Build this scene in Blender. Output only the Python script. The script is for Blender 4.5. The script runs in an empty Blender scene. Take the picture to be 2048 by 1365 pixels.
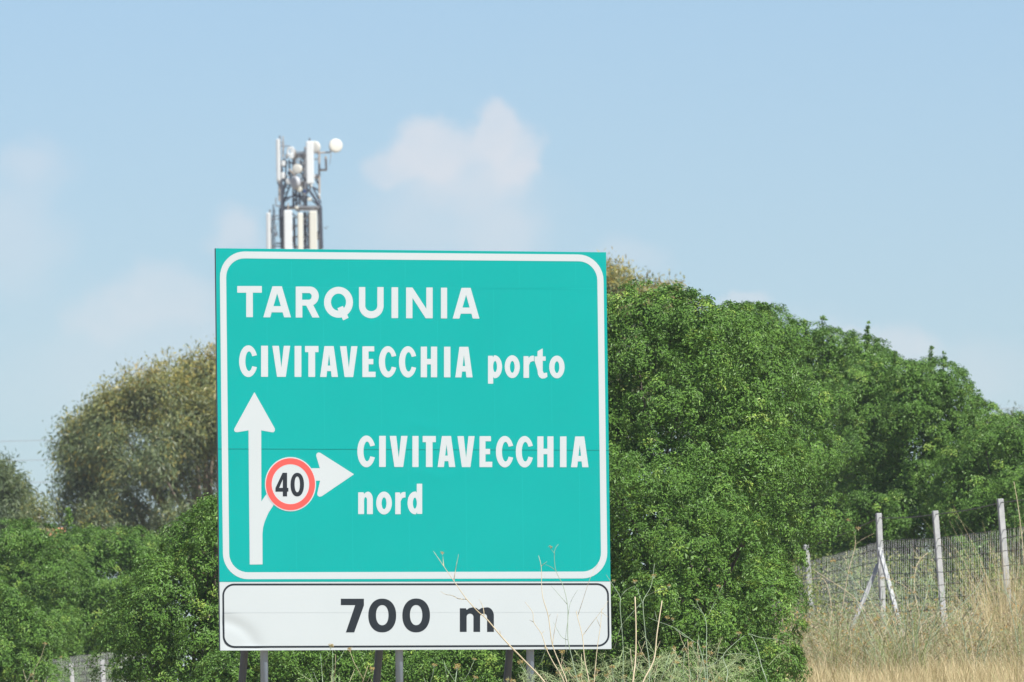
import bpy, math
import numpy as np
from mathutils import Vector, Matrix
from mathutils.geometry import tessellate_polygon

scene = bpy.context.scene
COL = scene.collection
rad = math.radians

# ------------------------------------------------------------------ camera
F = 24000.0                     # focal length in photo pixels (2048 wide): a long telephoto from the road
HORIZON = 1862.0                # photo row of the true horizon, below the frame: the camera looks up the bank
PITCH = math.atan((HORIZON - 682.5) / F)
ROLL = rad(-0.68)
CAMZ = 1.2
cam_data = bpy.data.cameras.new("camera")
cam = bpy.data.objects.new("camera", cam_data)
COL.objects.link(cam)
cam_data.sensor_width = 36.0
cam_data.lens = F / 2048 * 36.0
cam_data.clip_start = 0.5
cam_data.clip_end = 30000
CAM_M = Matrix.Translation((0, 0, CAMZ)) @ Matrix.Rotation(math.pi / 2 + PITCH, 4, 'X') @ Matrix.Rotation(ROLL, 4, 'Z')
cam.matrix_world = CAM_M
cam_data.dof.use_dof = True
cam_data.dof.focus_distance = 117.0
cam_data.dof.aperture_fstop = 13.0
scene.camera = cam

# ------------------------------------------------------------------ world, sun, exposure
SUN_EL, SUN_AZ = rad(53), rad(140)      # azimuth clockwise from +Y (the view direction): behind the camera, to the right
world = bpy.data.worlds.new("World")
scene.world = world
world.use_nodes = True


def build_world():
    nt = world.node_tree
    N, L = nt.nodes, nt.links
    N.clear()
    out = N.new('ShaderNodeOutputWorld')
    bg = N.new('ShaderNodeBackground')
    sky = N.new('ShaderNodeTexSky')
    sky.sky_type = 'NISHITA'
    sky.sun_disc = False
    sky.sun_elevation = SUN_EL
    sky.sun_rotation = SUN_AZ
    sky.air_density = 1.0
    sky.dust_density = 0.3
    sky.ozone_density = 4.5
    sky.altitude = 50
    tint = N.new('ShaderNodeMix'); tint.data_type = 'RGBA'; tint.blend_type = 'MULTIPLY'
    tint.inputs[0].default_value = 1.0
    tint.inputs[7].default_value = SKY_TINT
    L.new(sky.outputs[0], tint.inputs[6])
    # clouds by direction: gnomonic coordinates x/y and z/y of the view direction
    tc = N.new('ShaderNodeTexCoord')
    sep = N.new('ShaderNodeSeparateXYZ'); L.new(tc.outputs['Generated'], sep.inputs[0])

    def math_(op, a, b=None, clamp=False):
        m = N.new('ShaderNodeMath'); m.operation = op; m.use_clamp = clamp
        for i, v in enumerate((a, b)):
            if v is None:
                continue
            if isinstance(v, (int, float)):
                m.inputs[i].default_value = v
            else:
                L.new(v, m.inputs[i])
        return m.outputs[0]
    yy = math_('MAXIMUM', sep.outputs[1], 0.02)
    az = math_('DIVIDE', sep.outputs[0], yy)
    el = math_('DIVIDE', sep.outputs[2], yy)
    comb = N.new('ShaderNodeCombineXYZ')
    L.new(az, comb.inputs[0]); L.new(el, comb.inputs[1])
    def noise(scale, detail):
        n = N.new('ShaderNodeTexNoise')
        n.inputs['Scale'].default_value = scale
        n.inputs['Detail'].default_value = detail
        n.inputs['Roughness'].default_value = 0.55
        L.new(comb.outputs[0], n.inputs['Vector'])
        return n
    n1 = noise(260, 4); n2 = noise(170, 2); n3 = noise(90, 3)
    s1 = N.new('ShaderNodeSeparateColor'); L.new(n1.outputs['Color'], s1.inputs[0])
    wx = math_('MULTIPLY', math_('SUBTRACT', s1.outputs[0], 0.5), 0.0042)
    wy = math_('MULTIPLY', math_('SUBTRACT', s1.outputs[1], 0.5), 0.0042)
    az2 = math_('ADD', az, wx); el2 = math_('ADD', el, wy)
    blobs = [  # px, py, rx, ry, strength, softness
        (985, 262, 68, 66, .85, .5), (1030, 318, 62, 78, .75, .5), (862, 300, 92, 68, .85, .55), (790, 330, 68, 52, .6, .7),
        (930, 345, 150, 82, .6, .8), (900, 430, 230, 120, .36, 1.0), (1010, 470, 95, 90, .42, .9),
        (475, 462, 68, 52, .55, .8), (330, 590, 120, 70, .42, .7), (210, 640, 90, 60, .42, .8), (330, 700, 260, 150, .28, 1.0),
        (60, 330, 90, 60, .36, 1.0), (30, 480, 120, 150, .36, 1.0), (120, 760, 260, 120, .14, 1.0),
        (1487, 603, 72, 26, .5, .6), (1700, 665, 60, 26, .42, .7), (1790, 700, 100, 52, .5, .8), (1250, 520, 90, 50, .34, 1.0),
        (1900, 760, 220, 90, .3, 1.0), (1500, 700, 300, 90, .25, 1.0)]
    total = None
    for (px, py, rx, ry, st, soft) in blobs:
        d = pix_dir(px, py)
        ca, ce = d.x / d.y, d.z / d.y
        u = math_('MULTIPLY', math_('SUBTRACT', az2, ca), F / rx)
        v = math_('MULTIPLY', math_('SUBTRACT', el2, ce), F / ry)
        r = math_('SQRT', math_('ADD', math_('MULTIPLY', u, u), math_('MULTIPLY', v, v)))
        mr = N.new('ShaderNodeMapRange'); mr.interpolation_type = 'SMOOTHSTEP'
        L.new(r, mr.inputs[0])
        mr.inputs[1].default_value = 1.0 + soft * .28
        mr.inputs[2].default_value = 1.0 - soft * .8
        mr.inputs[3].default_value = 0.0
        mr.inputs[4].default_value = st
        total = mr.outputs[0] if total is None else math_('SUBTRACT', math_('ADD', total, mr.outputs[0]), math_('MULTIPLY', total, mr.outputs[0]))
    wav = math_('ADD', math_('MULTIPLY', n2.outputs[0], 0.7), 0.62)
    mask = math_('MULTIPLY', math_('MULTIPLY', total, wav), 0.63, True)
    mix = N.new('ShaderNodeMix'); mix.data_type = 'RGBA'
    L.new(mask, mix.inputs[0]); L.new(tint.outputs[2], mix.inputs[6])
    mix.inputs[7].default_value = CLOUD_COL
    L.new(mix.outputs[2], bg.inputs[0])
    bg.inputs[1].default_value = SKY_STRENGTH
    L.new(bg.outputs[0], out.inputs[0])


def pix_dir(px, py):
    v = Vector(((px - 1024) / F, -(py - 682.5) / F, -1.0))
    return (CAM_M.to_3x3() @ v).normalized()


def at(px, py, Y):
    """World point on the line of sight of photo pixel (px, py), Y metres down the road."""
    d = pix_dir(px, py)
    return Vector((0, 0, CAMZ)) + d * (Y / d.y)


SKY_STRENGTH = 0.0725
SKY_TINT = (.77, .835, .955, 1)
CLOUD_COL = (6.9, 6.6, 6.7, 1)
build_world()
sun_d = bpy.data.lights.new("sun", 'SUN')
sun_d.energy = 5.0
sun_d.angle = rad(0.53)
sun_d.color = (1.0, 0.955, 0.88)
sun = bpy.data.objects.new("sun", sun_d)
COL.objects.link(sun)
to_sun = Vector((math.sin(SUN_AZ) * math.cos(SUN_EL), math.cos(SUN_AZ) * math.cos(SUN_EL), math.sin(SUN_EL)))
sun.rotation_euler = to_sun.to_track_quat('Z', 'Y').to_euler()
vs = scene.view_settings
vs.view_transform = 'Standard'
vs.look = 'None'
vs.exposure = 0.76
vs.gamma = 1.0
scene.cycles.max_bounces = 8
scene.cycles.transparent_max_bounces = 12
scene.cycles.volume_bounces = 0
scene.cycles.use_denoising = True


# ------------------------------------------------------------------ materials
TONE = 0.85        # one factor on every base colour, paired with the exposure above


def mat(name, color, rough=0.6, metal=0.0, spec=0.5, var=None, var_scale=8.0, bump=0.0, bump_scale=40.0):
    color = tuple(c * TONE for c in color)
    var = tuple(c * TONE for c in var) if var is not None else None
    m = bpy.data.materials.new(name)
    m.use_nodes = True
    nt = m.node_tree
    p = nt.nodes['Principled BSDF']
    p.inputs['Base Color'].default_value = (*color, 1)
    p.inputs['Roughness'].default_value = rough
    p.inputs['Metallic'].default_value = metal
    p.inputs['Specular IOR Level'].default_value = spec
    tc = nt.nodes.new('ShaderNodeTexCoord')
    if var is not None:
        n = nt.nodes.new('ShaderNodeTexNoise')
        n.inputs['Scale'].default_value = var_scale
        n.inputs['Detail'].default_value = 5
        nt.links.new(tc.outputs['Object'], n.inputs['Vector'])
        r = nt.nodes.new('ShaderNodeValToRGB')
        r.color_ramp.elements[0].position = 0.3
        r.color_ramp.elements[1].position = 0.7
        r.color_ramp.elements[0].color = (*color, 1)
        r.color_ramp.elements[1].color = (*var, 1)
        nt.links.new(n.outputs[0], r.inputs[0])
        nt.links.new(r.outputs[0], p.inputs['Base Color'])
    if bump:
        n = nt.nodes.new('ShaderNodeTexNoise')
        n.inputs['Scale'].default_value = bump_scale
        nt.links.new(tc.outputs['Object'], n.inputs['Vector'])
        b = nt.nodes.new('ShaderNodeBump')
        b.inputs['Strength'].default_value = bump
        nt.links.new(n.outputs[0], b.inputs['Height'])
        nt.links.new(b.outputs[0], p.inputs['Normal'])
    return m


def leaf_mat(name, stops, rough=0.42, spec=0.5, trans=0.3, trans_gain=1.5):
    """Leaf colour by age: the per-leaf 'tint' value picks along the ramp."""
    stops = [(q, tuple(c * TONE for c in col)) for q, col in stops]
    m = bpy.data.materials.new(name)
    m.use_nodes = True
    nt = m.node_tree
    p = nt.nodes['Principled BSDF']
    out = nt.nodes['Material Output']
    a = nt.nodes.new('ShaderNodeAttribute'); a.attribute_name = 'tint'
    r = nt.nodes.new('ShaderNodeValToRGB')
    e = r.color_ramp.elements
    e[0].position, e[1].position = stops[0][0], stops[-1][0]
    e[0].color, e[1].color = (*stops[0][1], 1), (*stops[-1][1], 1)
    for pos, c in stops[1:-1]:
        el = e.new(pos); el.color = (*c, 1)
    nt.links.new(a.outputs['Fac'], r.inputs[0])
    nt.links.new(r.outputs[0], p.inputs['Base Color'])
    p.inputs['Roughness'].default_value = rough
    p.inputs['Specular IOR Level'].default_value = spec
    t = nt.nodes.new('ShaderNodeBsdfTranslucent')
    g = nt.nodes.new('ShaderNodeMix'); g.data_type = 'RGBA'; g.blend_type = 'MULTIPLY'
    g.inputs[0].default_value = 1.0
    g.inputs[7].default_value = (trans_gain * 1.0, trans_gain * 1.05, trans_gain * 0.55, 1)
    nt.links.new(r.outputs[0], g.inputs[6])
    nt.links.new(g.outputs[2], t.inputs[0])
    mx = nt.nodes.new('ShaderNodeMixShader'); mx.inputs[0].default_value = trans
    nt.links.new(p.outputs[0], mx.inputs[1]); nt.links.new(t.outputs[0], mx.inputs[2])
    nt.links.new(mx.outputs[0], out.inputs[0])
    return m


M = {}
M['shrub_leaf'] = leaf_mat('shrub_leaf', [(0, (.058, .130, .024)), (.45, (.106, .222, .036)), (.75, (.165, .30, .050)), (.9, (.26, .40, .075)), (1, (.34, .44, .09))], rough=.48, spec=.28, trans=.05)
M['pale_leaf'] = leaf_mat('pale_leaf', [(0, (.06, .085, .04)), (.5, (.11, .15, .07)), (1, (.22, .24, .12))], rough=.6)
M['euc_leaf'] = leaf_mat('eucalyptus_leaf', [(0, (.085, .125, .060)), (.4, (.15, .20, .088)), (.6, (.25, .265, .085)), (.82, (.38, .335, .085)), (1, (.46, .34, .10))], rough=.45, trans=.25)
M['dry_blade'] = leaf_mat('dry_straw', [(0, (.30, .22, .12)), (.4, (.52, .42, .24)), (.8, (.70, .60, .38)), (1, (.40, .42, .20))], rough=.7, spec=.3, trans=.3, trans_gain=1.2)
M['brush'] = leaf_mat('dry_brush_twig', [(0, (.20, .15, .095)), (.3, (.37, .315, .225)), (.5, (.53, .46, .32)), (.64, (.27, .34, .19)), (.76, (.30, .37, .20)), (.88, (.50, .45, .26)), (1, (.52, .30, .07))], rough=.75, spec=.3, trans=.2, trans_gain=1.1)
M['under_leaf'] = leaf_mat('undergrowth_leaf', [(0, (.12, .20, .05)), (.45, (.24, .33, .09)), (.7, (.38, .38, .15)), (1, (.52, .44, .24))], rough=.6, trans=.3)
M['bark'] = mat('shrub_bark', (.07, .06, .045), .85, var=(.12, .10, .075), var_scale=14, bump=.5)
M['euc_bark'] = mat('eucalyptus_bark', (.19, .15, .11), .8, var=(.31, .26, .20), var_scale=3, bump=.3)
M['green'] = mat('green_reflective_sheet', (.0015, .318, .293), .5, spec=.11, var=(.002, .332, .306), var_scale=1.1)
M['white'] = mat('white_reflective_sheet', (.475, .525, .535), .45, spec=.3, var=(.49, .54, .552), var_scale=1.5)
M['black'] = mat('black_sheet', (.016, .022, .028), .5, spec=.2)
M['red'] = mat('red_reflective_sheet', (.85, .085, .07), .42)
M['alu'] = mat('aluminium_back', (.10, .12, .15), .5, .3, var=(.14, .16, .19), var_scale=5)
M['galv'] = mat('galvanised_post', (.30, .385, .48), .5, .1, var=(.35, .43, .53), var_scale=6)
M['galv_dark'] = mat('dark_strut', (.075, .10, .135), .55, .0, var=(.10, .125, .165), var_scale=6)  # struts and rails: darker blue-grey than the front posts
M['seam'] = mat('seam_sealant', (.45, .50, .50), .6)
M['concrete'] = mat('weathered_concrete', (.33, .345, .35), .85, var=(.47, .48, .47), var_scale=9, bump=.4)
M['wire'] = mat('fence_wire', (.42, .44, .43), .55, .0, var=(.55, .56, .55), var_scale=3)
M['wire_dark'] = mat('rusty_wire', (.075, .075, .07), .7, .3)
M['soil'] = mat('dry_ground', (.24, .18, .105), .95, var=(.40, .32, .19), var_scale=.9, bump=.6, bump_scale=6)
M['stalk_dry'] = mat('dry_stalk', (.46, .385, .235), .7, var=(.62, .54, .37), var_scale=5)
M['stalk_green'] = mat('fennel_stalk', (.22, .31, .20), .6, var=(.34, .42, .28), var_scale=5)
M['umbel'] = mat('fennel_flower', (.42, .30, .07), .7, var=(.34, .27, .13), var_scale=30)
M['frond'] = mat('fennel_frond', (.24, .36, .15), .65, var=(.42, .49, .24), var_scale=6)
M['t_white'] = mat('antenna_white', (.66, .69, .69), .5)
M['t_cream'] = mat('antenna_cream', (.62, .62, .54), .55)
M['t_grey'] = mat('tower_steel', (.19, .20, .215), .5, .2, var=(.28, .29, .30), var_scale=2)
M['t_dark'] = mat('tower_cable', (.045, .055, .075), .6)
M['t_brown'] = mat('tower_pole_paint', (.42, .36, .30), .6)
M['t_dish'] = mat('dish_radome', (.66, .65, .58), .5)
M['t_dish_grey'] = mat('dish_grey', (.45, .47, .49), .5)
M['t_blue'] = mat('blue_box', (.05, .14, .45), .5)
M['roof'] = mat('terracotta_tile', (.52, .22, .11), .8, var=(.62, .30, .15), var_scale=4, bump=.3)
M['wall'] = mat('cream_plaster', (.62, .55, .44), .85)
M['cable'] = mat('overhead_cable', (.30, .32, .35), .6)


# ------------------------------------------------------------------ object helpers
def link(name, data, parent=None, loc=None):
    o = bpy.data.objects.new(name, data)
    COL.objects.link(o)
    if parent is not None:
        o.parent = parent
    elif loc is not None:
        o.location = loc
    return o


def tag(o, label=None, cat=None, group=None, kind=None):
    if label: o['label'] = label
    if cat: o['category'] = cat
    if group: o['group'] = group
    if kind: o['kind'] = kind
    return o


def empty(name, loc, label, cat, group=None):
    o = link(name, None, None, loc)
    o.empty_display_size = 0.2
    return tag(o, label, cat, group)


def mesh_np(name, V, Fq, mats, origin=(0, 0, 0), tint=None, smooth=False, midx=None):
    """V (n,3) world coordinates, Fq (m,k) faces of one size."""
    V = np.asarray(V, dtype=np.float32) - np.asarray(origin, dtype=np.float32)
    Fq = np.asarray(Fq, dtype=np.int32)
    me = bpy.data.meshes.new(name)
    n, k = Fq.shape
    me.vertices.add(len(V)); me.vertices.foreach_set('co', V.ravel())
    me.loops.add(n * k); me.loops.foreach_set('vertex_index', Fq.ravel())
    me.polygons.add(n)
    me.polygons.foreach_set('loop_start', np.arange(0, n * k, k, dtype=np.int32))
    if tint is not None:
        a = me.attributes.new('tint', 'FLOAT', 'FACE')
        a.data.foreach_set('value', np.asarray(tint, dtype=np.float32))
    for mm in (mats if isinstance(mats, (list, tuple)) else [mats]):
        me.materials.append(mm)
    if midx is not None:
        me.polygons.foreach_set('material_index', np.asarray(midx, dtype=np.int32))
    me.update(calc_edges=True)
    me.validate()
    me.polygons.foreach_set('use_smooth', np.full(len(me.polygons), bool(smooth)))
    return me


class MB:
    """Collects tubes, boxes and polygons in world coordinates; build() links them as one mesh object."""
    def __init__(self):
        self.v, self.f, self.m = [], [], []

    def poly(self, pts, faces, mi=0):
        b = len(self.v)
        self.v += [tuple(p) for p in pts]
        self.f += [tuple(b + i for i in f) for f in faces]
        self.m += [mi] * len(faces)

    def tube(self, pts, r, sides=6, mi=0, cap=True):
        pts = [Vector(p) for p in pts]
        n = len(pts)
        rs = r if isinstance(r, (list, tuple, np.ndarray)) else [r] * n
        b = len(self.v)
        prev = None
        for i, p in enumerate(pts):
            t = (pts[min(i + 1, n - 1)] - pts[max(i - 1, 0)])
            t = t.normalized() if t.length > 1e-9 else Vector((0, 0, 1))
            a = prev if prev is not None else (Vector((1, 0, 0)) if abs(t.x) < .9 else Vector((0, 1, 0)))
            a = (a - t * a.dot(t))
            if a.length < 1e-6:
                a = t.orthogonal()
            a.normalize(); prev = a
            c = t.cross(a)
            for k in range(sides):
                an = 2 * math.pi * k / sides
                self.v.append(tuple(p + (a * math.cos(an) + c * math.sin(an)) * rs[i]))
        for i in range(n - 1):
            for k in range(sides):
                k2 = (k + 1) % sides
                self.f.append((b + i * sides + k, b + i * sides + k2, b + (i + 1) * sides + k2, b + (i + 1) * sides + k))
                self.m.append(mi)
        if cap:
            self.f.append(tuple(b + k for k in range(sides))[::-1]); self.m.append(mi)
            self.f.append(tuple(b + (n - 1) * sides + k for k in range(sides))); self.m.append(mi)

    def box(self, c, hx, hy, hz, ax=None, mi=0):
        """Box centred at c; ax = three unit axes."""
        c = Vector(c)
        ax = ax or (Vector((1, 0, 0)), Vector((0, 1, 0)), Vector((0, 0, 1)))
        P = [c + ax[0] * (sx * hx) + ax[1] * (sy * hy) + ax[2] * (sz * hz) for sz in (-1, 1) for sy in (-1, 1) for sx in (-1, 1)]
        self.poly(P, [(0, 2, 3, 1), (4, 5, 7, 6), (0, 1, 5, 4), (2, 6, 7, 3), (0, 4, 6, 2), (1, 3, 7, 5)], mi)

    def build(self, name, mats, parent=None, origin=None, smooth=False, bevel=0.0):
        o0 = Vector(origin) if origin is not None else (Vector(parent.location) if parent is not None and parent.parent is None else Vector((0, 0, 0)))
        me = bpy.data.meshes.new(name)
        me.from_pydata([tuple(Vector(p) - o0) for p in self.v], [], self.f)
        for mm in (mats if isinstance(mats, (list, tuple)) else [mats]):
            me.materials.append(mm)
        me.polygons.foreach_set('material_index', np.array(self.m, dtype=np.int32))
        if smooth:
            me.polygons.foreach_set('use_smooth', np.ones(len(me.polygons), dtype=bool))
        me.update()
        o = link(name, me, parent, o0 if parent is None else None)
        if bevel:
            bv = o.modifiers.new('bevel', 'BEVEL'); bv.width = bevel; bv.segments = 2
        return o


def sub(name, mb, mats, part, root, **kw):
    """A sub-part: child of a part whose own origin is the thing's origin."""
    return mb.build(name, mats, part, origin=root.location, **kw)


# ------------------------------------------------------------------ the ground
def sstep(a, b, x):
    t = np.clip((x - a) / (b - a), 0, 1)
    return t * t * (3 - 2 * t)


def ground(x, y):
    x = np.asarray(x, float); y = np.asarray(y, float)
    z = np.interp(y, [-1e5, 66, 72, 100, 112, 150, 200, 320, 1e5], [0, 0, .15, 2.35, 2.75, 3.4, 4.2, 5.0, 5.0])
    b = np.interp(y, [-1e5, 100, 112, 150, 180, 200, 260, 330, 1e5], [0, 0, .12, .75, 1.15, 1.2, .9, .2, 0])
    z = z + b * sstep(.6, 3.4, x * 165 / np.maximum(y, 60))
    w = np.clip((y - 70) / 40, 0, 1)
    return z + w * (.05 * np.sin(x * 1.7 + y * .31) + .04 * np.sin(x * .63 - y * .83 + 1.3) + .02 * np.sin(x * 4.1 + y * 2.3))


def gz(x, y):
    return float(ground(x, y))


xs = np.unique(np.concatenate([np.linspace(-12, 14, 105), np.linspace(-60, 60, 61), np.linspace(-4000, 4000, 41)]))
ys = np.unique(np.concatenate([np.linspace(60, 260, 201), np.linspace(260, 500, 49), np.linspace(-300, 60, 25), np.linspace(500, 9000, 35)]))
GX, GY = np.meshgrid(xs, ys)
GV = np.stack([GX.ravel(), GY.ravel(), ground(GX.ravel(), GY.ravel())], 1)
nx = len(xs)
ii, jj = np.meshgrid(np.arange(nx - 1), np.arange(len(ys) - 1))
b0 = (jj * nx + ii).ravel()
gnd = link('ground', mesh_np('ground', GV, np.stack([b0, b0 + 1, b0 + nx + 1, b0 + nx], 1), M['soil'], smooth=True))
tag(gnd, kind='structure')

# ------------------------------------------------------------------ the road sign
YAW = rad(21)
SU = Vector((math.cos(YAW), math.sin(YAW), 0))
SN = Vector((math.sin(YAW), -math.cos(YAW), 0))
SV = Vector((0, 0, 1))
SIGN_C = at(826, 900, 115.0)


def on_sign(px, py, h=0.0):
    """Point of the sign's plane (h metres in front of it) on the line of sight of a photo pixel."""
    d = pix_dir(px, py)
    o = Vector((0, 0, CAMZ))
    t = (SIGN_C + SN * h - o).dot(SN) / d.dot(SN)
    return o + d * t


_bp = on_sign(828, 1300, -.1)
SIGN = empty('road_sign', (_bp.x, _bp.y, gz(_bp.x, _bp.y)),
             'tall green motorway sign with white lettering and a white 700 m panel on grey posts', 'road sign')


def quad_box(tl, tr, br, bl, depth, face_mat, name, grid=None, disp=None):
    F_ = [on_sign(*p) for p in (tl, tr, br, bl)]
    mb = MB()
    B_ = [p - SN * depth for p in F_]
    if grid is None:
        mb.poly(F_, [(3, 2, 1, 0)], 0)
    else:
        nu, nv = grid
        P = []
        for j in range(nv + 1):
            for i in range(nu + 1):
                s, t = i / nu, j / nv
                p = F_[3].lerp(F_[2], s).lerp(F_[0].lerp(F_[1], s), t)
                px = bl[0] + (br[0] - bl[0]) * s; py = bl[1] + (tl[1] - bl[1]) * t
                P.append(p + SN * disp(px, py))
        mb.poly(P, [(j * (nu + 1) + i, j * (nu + 1) + i + 1, (j + 1) * (nu + 1) + i + 1, (j + 1) * (nu + 1) + i) for j in range(nv) for i in range(nu)], 0)
    mb.poly(F_ + B_, [(4, 5, 6, 7), (0, 1, 5, 4), (1, 2, 6, 5), (2, 3, 7, 6), (3, 0, 4, 7)], 1)
    o = mb.build(name, [face_mat, M['alu']], SIGN)
    if grid is not None:
        for p in o.data.polygons:
            if p.material_index == 0:
                p.use_smooth = True
    return o


def ripple(px, py):
    """Shallow buckles of the sheet: two small waves near the panel joint."""
    d = 0.0
    for (cx, cy, rx, ry, a) in ((846, 850, 55, 9, .006), (862, 948, 70, 9, .005), (905, 905, 90, 60, .0012), (640, 640, 160, 120, .002), (1050, 620, 170, 130, -.002), (980, 1040, 150, 90, .0015)):
        q = ((px - cx) / rx) ** 2 + ((py - cy - 5 * math.sin((px - cx) / 16)) / ry) ** 2
        d += a * math.exp(-q * 1.6)
    return d * .45


def dent(px, py):
    """The bent lower left corner of the white panel."""
    q = math.hypot((px - 432) / 86.0, (py - 1308) / 72.0)
    x = (q - .93) / .17
    inner = max(0.0, min(1.0, (1.0 - q) / .35))
    edge = max(0.0, min(1.0, (px - 443) / 8)) * max(0.0, min(1.0, (1299 - py) / 8))
    return -(.011 * math.exp(-x * x) + .004 * inner) * edge


GREEN_UP = quad_box((431.5, 497), (1212.2, 505), (1217.6, 900.5), (436, 897.7), .034, M['green'], 'green_panel', (150, 78), ripple)
GREEN_LO = quad_box((436, 898.1), (1217.6, 900.9), (1221, 1163), (439, 1164), .034, M['green'], 'green_panel', (150, 52), ripple)
WHITE_P = quad_box((439, 1164.6), (1221, 1163.6), (1223, 1298.5), (440.6, 1301.5), .034, M['white'], 'distance_panel', (160, 30), dent)


def flat(polys, name, m, parent, h=.0012, dh=0.0):
    """Flat sheet shapes on the sign: polys = [(outer, [holes])] in photo pixels, cut out on the sign's plane."""
    mb = MB()
    for k, (outer, holes) in enumerate(polys):
        loops = [outer] + holes
        pts = [p for lp in loops for p in lp]
        tri = tessellate_polygon([[Vector((x, -y, 0)) for x, y in lp] for lp in loops])
        W = [on_sign(x, y, h + dh * (k % 3)) for x, y in pts]
        fs = []
        for t in tri:
            a, b_, c = (W[i] for i in t)
            if (b_ - a).cross(c - a).length < 1e-9:
                continue
            fs.append(tuple(t) if (b_ - a).cross(c - a).dot(SN) > 0 else tuple(t[::-1]))
        mb.poly(W, fs)
    return mb.build(name, m, parent, origin=SIGN.location)


def arc(cx, cy, rx, ry, a0, a1, n=18, e=1.0):
    out = []
    for i in range(n + 1):
        a = rad(a0 + (a1 - a0) * i / n)
        c, s = math.cos(a), math.sin(a)
        out.append((cx + rx * math.copysign(abs(c) ** e, c), cy + ry * math.copysign(abs(s) ** e, s)))
    return out


def ell(cx, cy, rx, ry, n=36, e=1.0):
    return arc(cx, cy, rx, ry, 0, 360 - 360 / n, n - 1, e)


def rrect(quad, rs, rt, inset_s=0.0, inset_t=0.0, n=10):
    """Rounded outline in a photo-pixel quad (tl, tr, br, bl); radii and inset as fractions of its width and height."""
    tl, tr, br, bl = quad
    pts = []
    a_s, b_s, a_t, b_t = inset_s, 1 - inset_s, inset_t, 1 - inset_t
    for cx, cy, a0 in ((b_s - rs, a_t + rt, -90), (b_s - rs, b_t - rt, 0), (a_s + rs, b_t - rt, 90), (a_s + rs, a_t + rt, 180)):
        pts += arc(cx, cy, rs, rt, a0, a0 + 90, n)
    out = []
    for s, t in pts:
        x = (tl[0] * (1 - s) + tr[0] * s) * (1 - t) + (bl[0] * (1 - s) + br[0] * s) * t
        y = (tl[1] * (1 - s) + tr[1] * s) * (1 - t) + (bl[1] * (1 - s) + br[1] * s) * t
        out.append((x, y))
    return out


gq = ((439.3, 503), (1206.5, 509.8), (1215.2, 1157.2), (446.3, 1159))
flat([(rrect(gq, 50 / 768, 52 / 652), [rrect(gq, 37 / 768, 38 / 652, 12.6 / 768, 13.8 / 652)])], 'white_border', M['white'], GREEN_UP)
wq = ((444.4, 1167.6), (1217.6, 1166.8), (1219.4, 1293.8), (445.8, 1296.4))
flat([(rrect(wq, 24 / 773, 24 / 128), [rrect(wq, 20.5 / 773, 20.5 / 128, 3.6 / 773, 3.8 / 128)])], 'black_border', M['black'], WHITE_P)


# letters: outlines in a unit cell, u to the right, v up from the baseline
def gT(s, b): return [([(0, 1 - b), (0, 1), (1, 1), (1, 1 - b), (.5 + s / 2, 1 - b), (.5 + s / 2, 0), (.5 - s / 2, 0), (.5 - s / 2, 1 - b)], [])]
def gA(top, leg, y1, y2, ap):
    xi = lambda y: leg + (.5 - leg) * y / ap
    return [([(0, 0), (.5 - top / 2, 1), (.5 + top / 2, 1), (1, 0), (1 - leg, 0), (1 - xi(y1), y1), (xi(y1), y1), (leg, 0)],
             [[(xi(y2), y2), (.5, ap), (1 - xi(y2), y2)]])]
def gI(): return [([(0, 0), (0, 1), (1, 1), (1, 0)], [])]
def gV(): return [([(0, 1), (.37, 1), (.505, .3), (.64, 1), (1, 1), (.755, 0), (.264, 0)], [])]
def gE(): return [([(0, 0), (0, 1), (.9, 1), (.9, .835), (.47, .835), (.47, .59), (.83, .59), (.83, .415), (.47, .415), (.47, .175), (1, .175), (1, 0)], [])]
def gH(): return [([(0, 0), (0, 1), (.38, 1), (.38, .6), (.62, .6), (.62, 1), (1, 1), (1, 0), (.62, 0), (.62, .42), (.38, .42), (.38, 0)], [])]
def gC(): return [(arc(.53, .5, .53, .51, 22, 338, 40) + arc(.57, .5, .21, .315, 330, 30, 30), [])]
def gR(): return [([(0, 0), (0, 1), (.6, 1)] + arc(.6, .69, .37, .31, 90, -68, 20) + [(1, 0), (.70, 0), (.44, .385), (.28, .385), (.28, 0)],
                   [[(.27, .575), (.55, .575)] + arc(.55, .682, .12, .107, -90, 90, 12) + [(.27, .79)]])]
def gQ(): return [(ell(.5, .5, .5, .5), [ell(.5, .505, .26, .275)]), ([(.46, .307), (.65, .382), (.85, 0), (.66, -.085)], [])]
def gU(): return [([(0, 1), (0, .39)] + arc(.5, .39, .5, .4, 180, 360, 22) + [(1, .39), (1, 1), (.745, 1), (.745, .39)] + arc(.5, .39, .245, .17, 0, -180, 18) + [(.255, .39), (.255, 1)], [])]
def gN(): return [([(0, 0), (0, 1), (.24, 1), (.76, .31), (.76, 1), (1, 1), (1, 0), (.735, 0), (.24, .66), (.24, 0)], [])]
def gp(desc=-.27): return [([(0, desc), (0, .985), (.33, .985), (.36, .91)] + arc(.48, .49, .52, .515, 96, -96, 26) + [(.37, .03), (.37, desc)], [ell(.5, .5, .135, .25, 20)])]
def gd(): return [([(1 - x, 1 - y) for x, y in o], [[(1 - x, 1 - y) for x, y in h] for h in hs]) for o, hs in gp(-.375)]
def go(): return [(ell(.5, .5, .5, .515), [ell(.5, .49, .155, .265, 24)])]
def gr(): return [([(0, 0), (0, .98), (.47, .98), (.5, .89), (.62, .97), (.8, 1.0), (1, 1), (1, .75), (.85, .75), (.66, .71), (.53, .58), (.53, 0)], [])]
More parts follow.
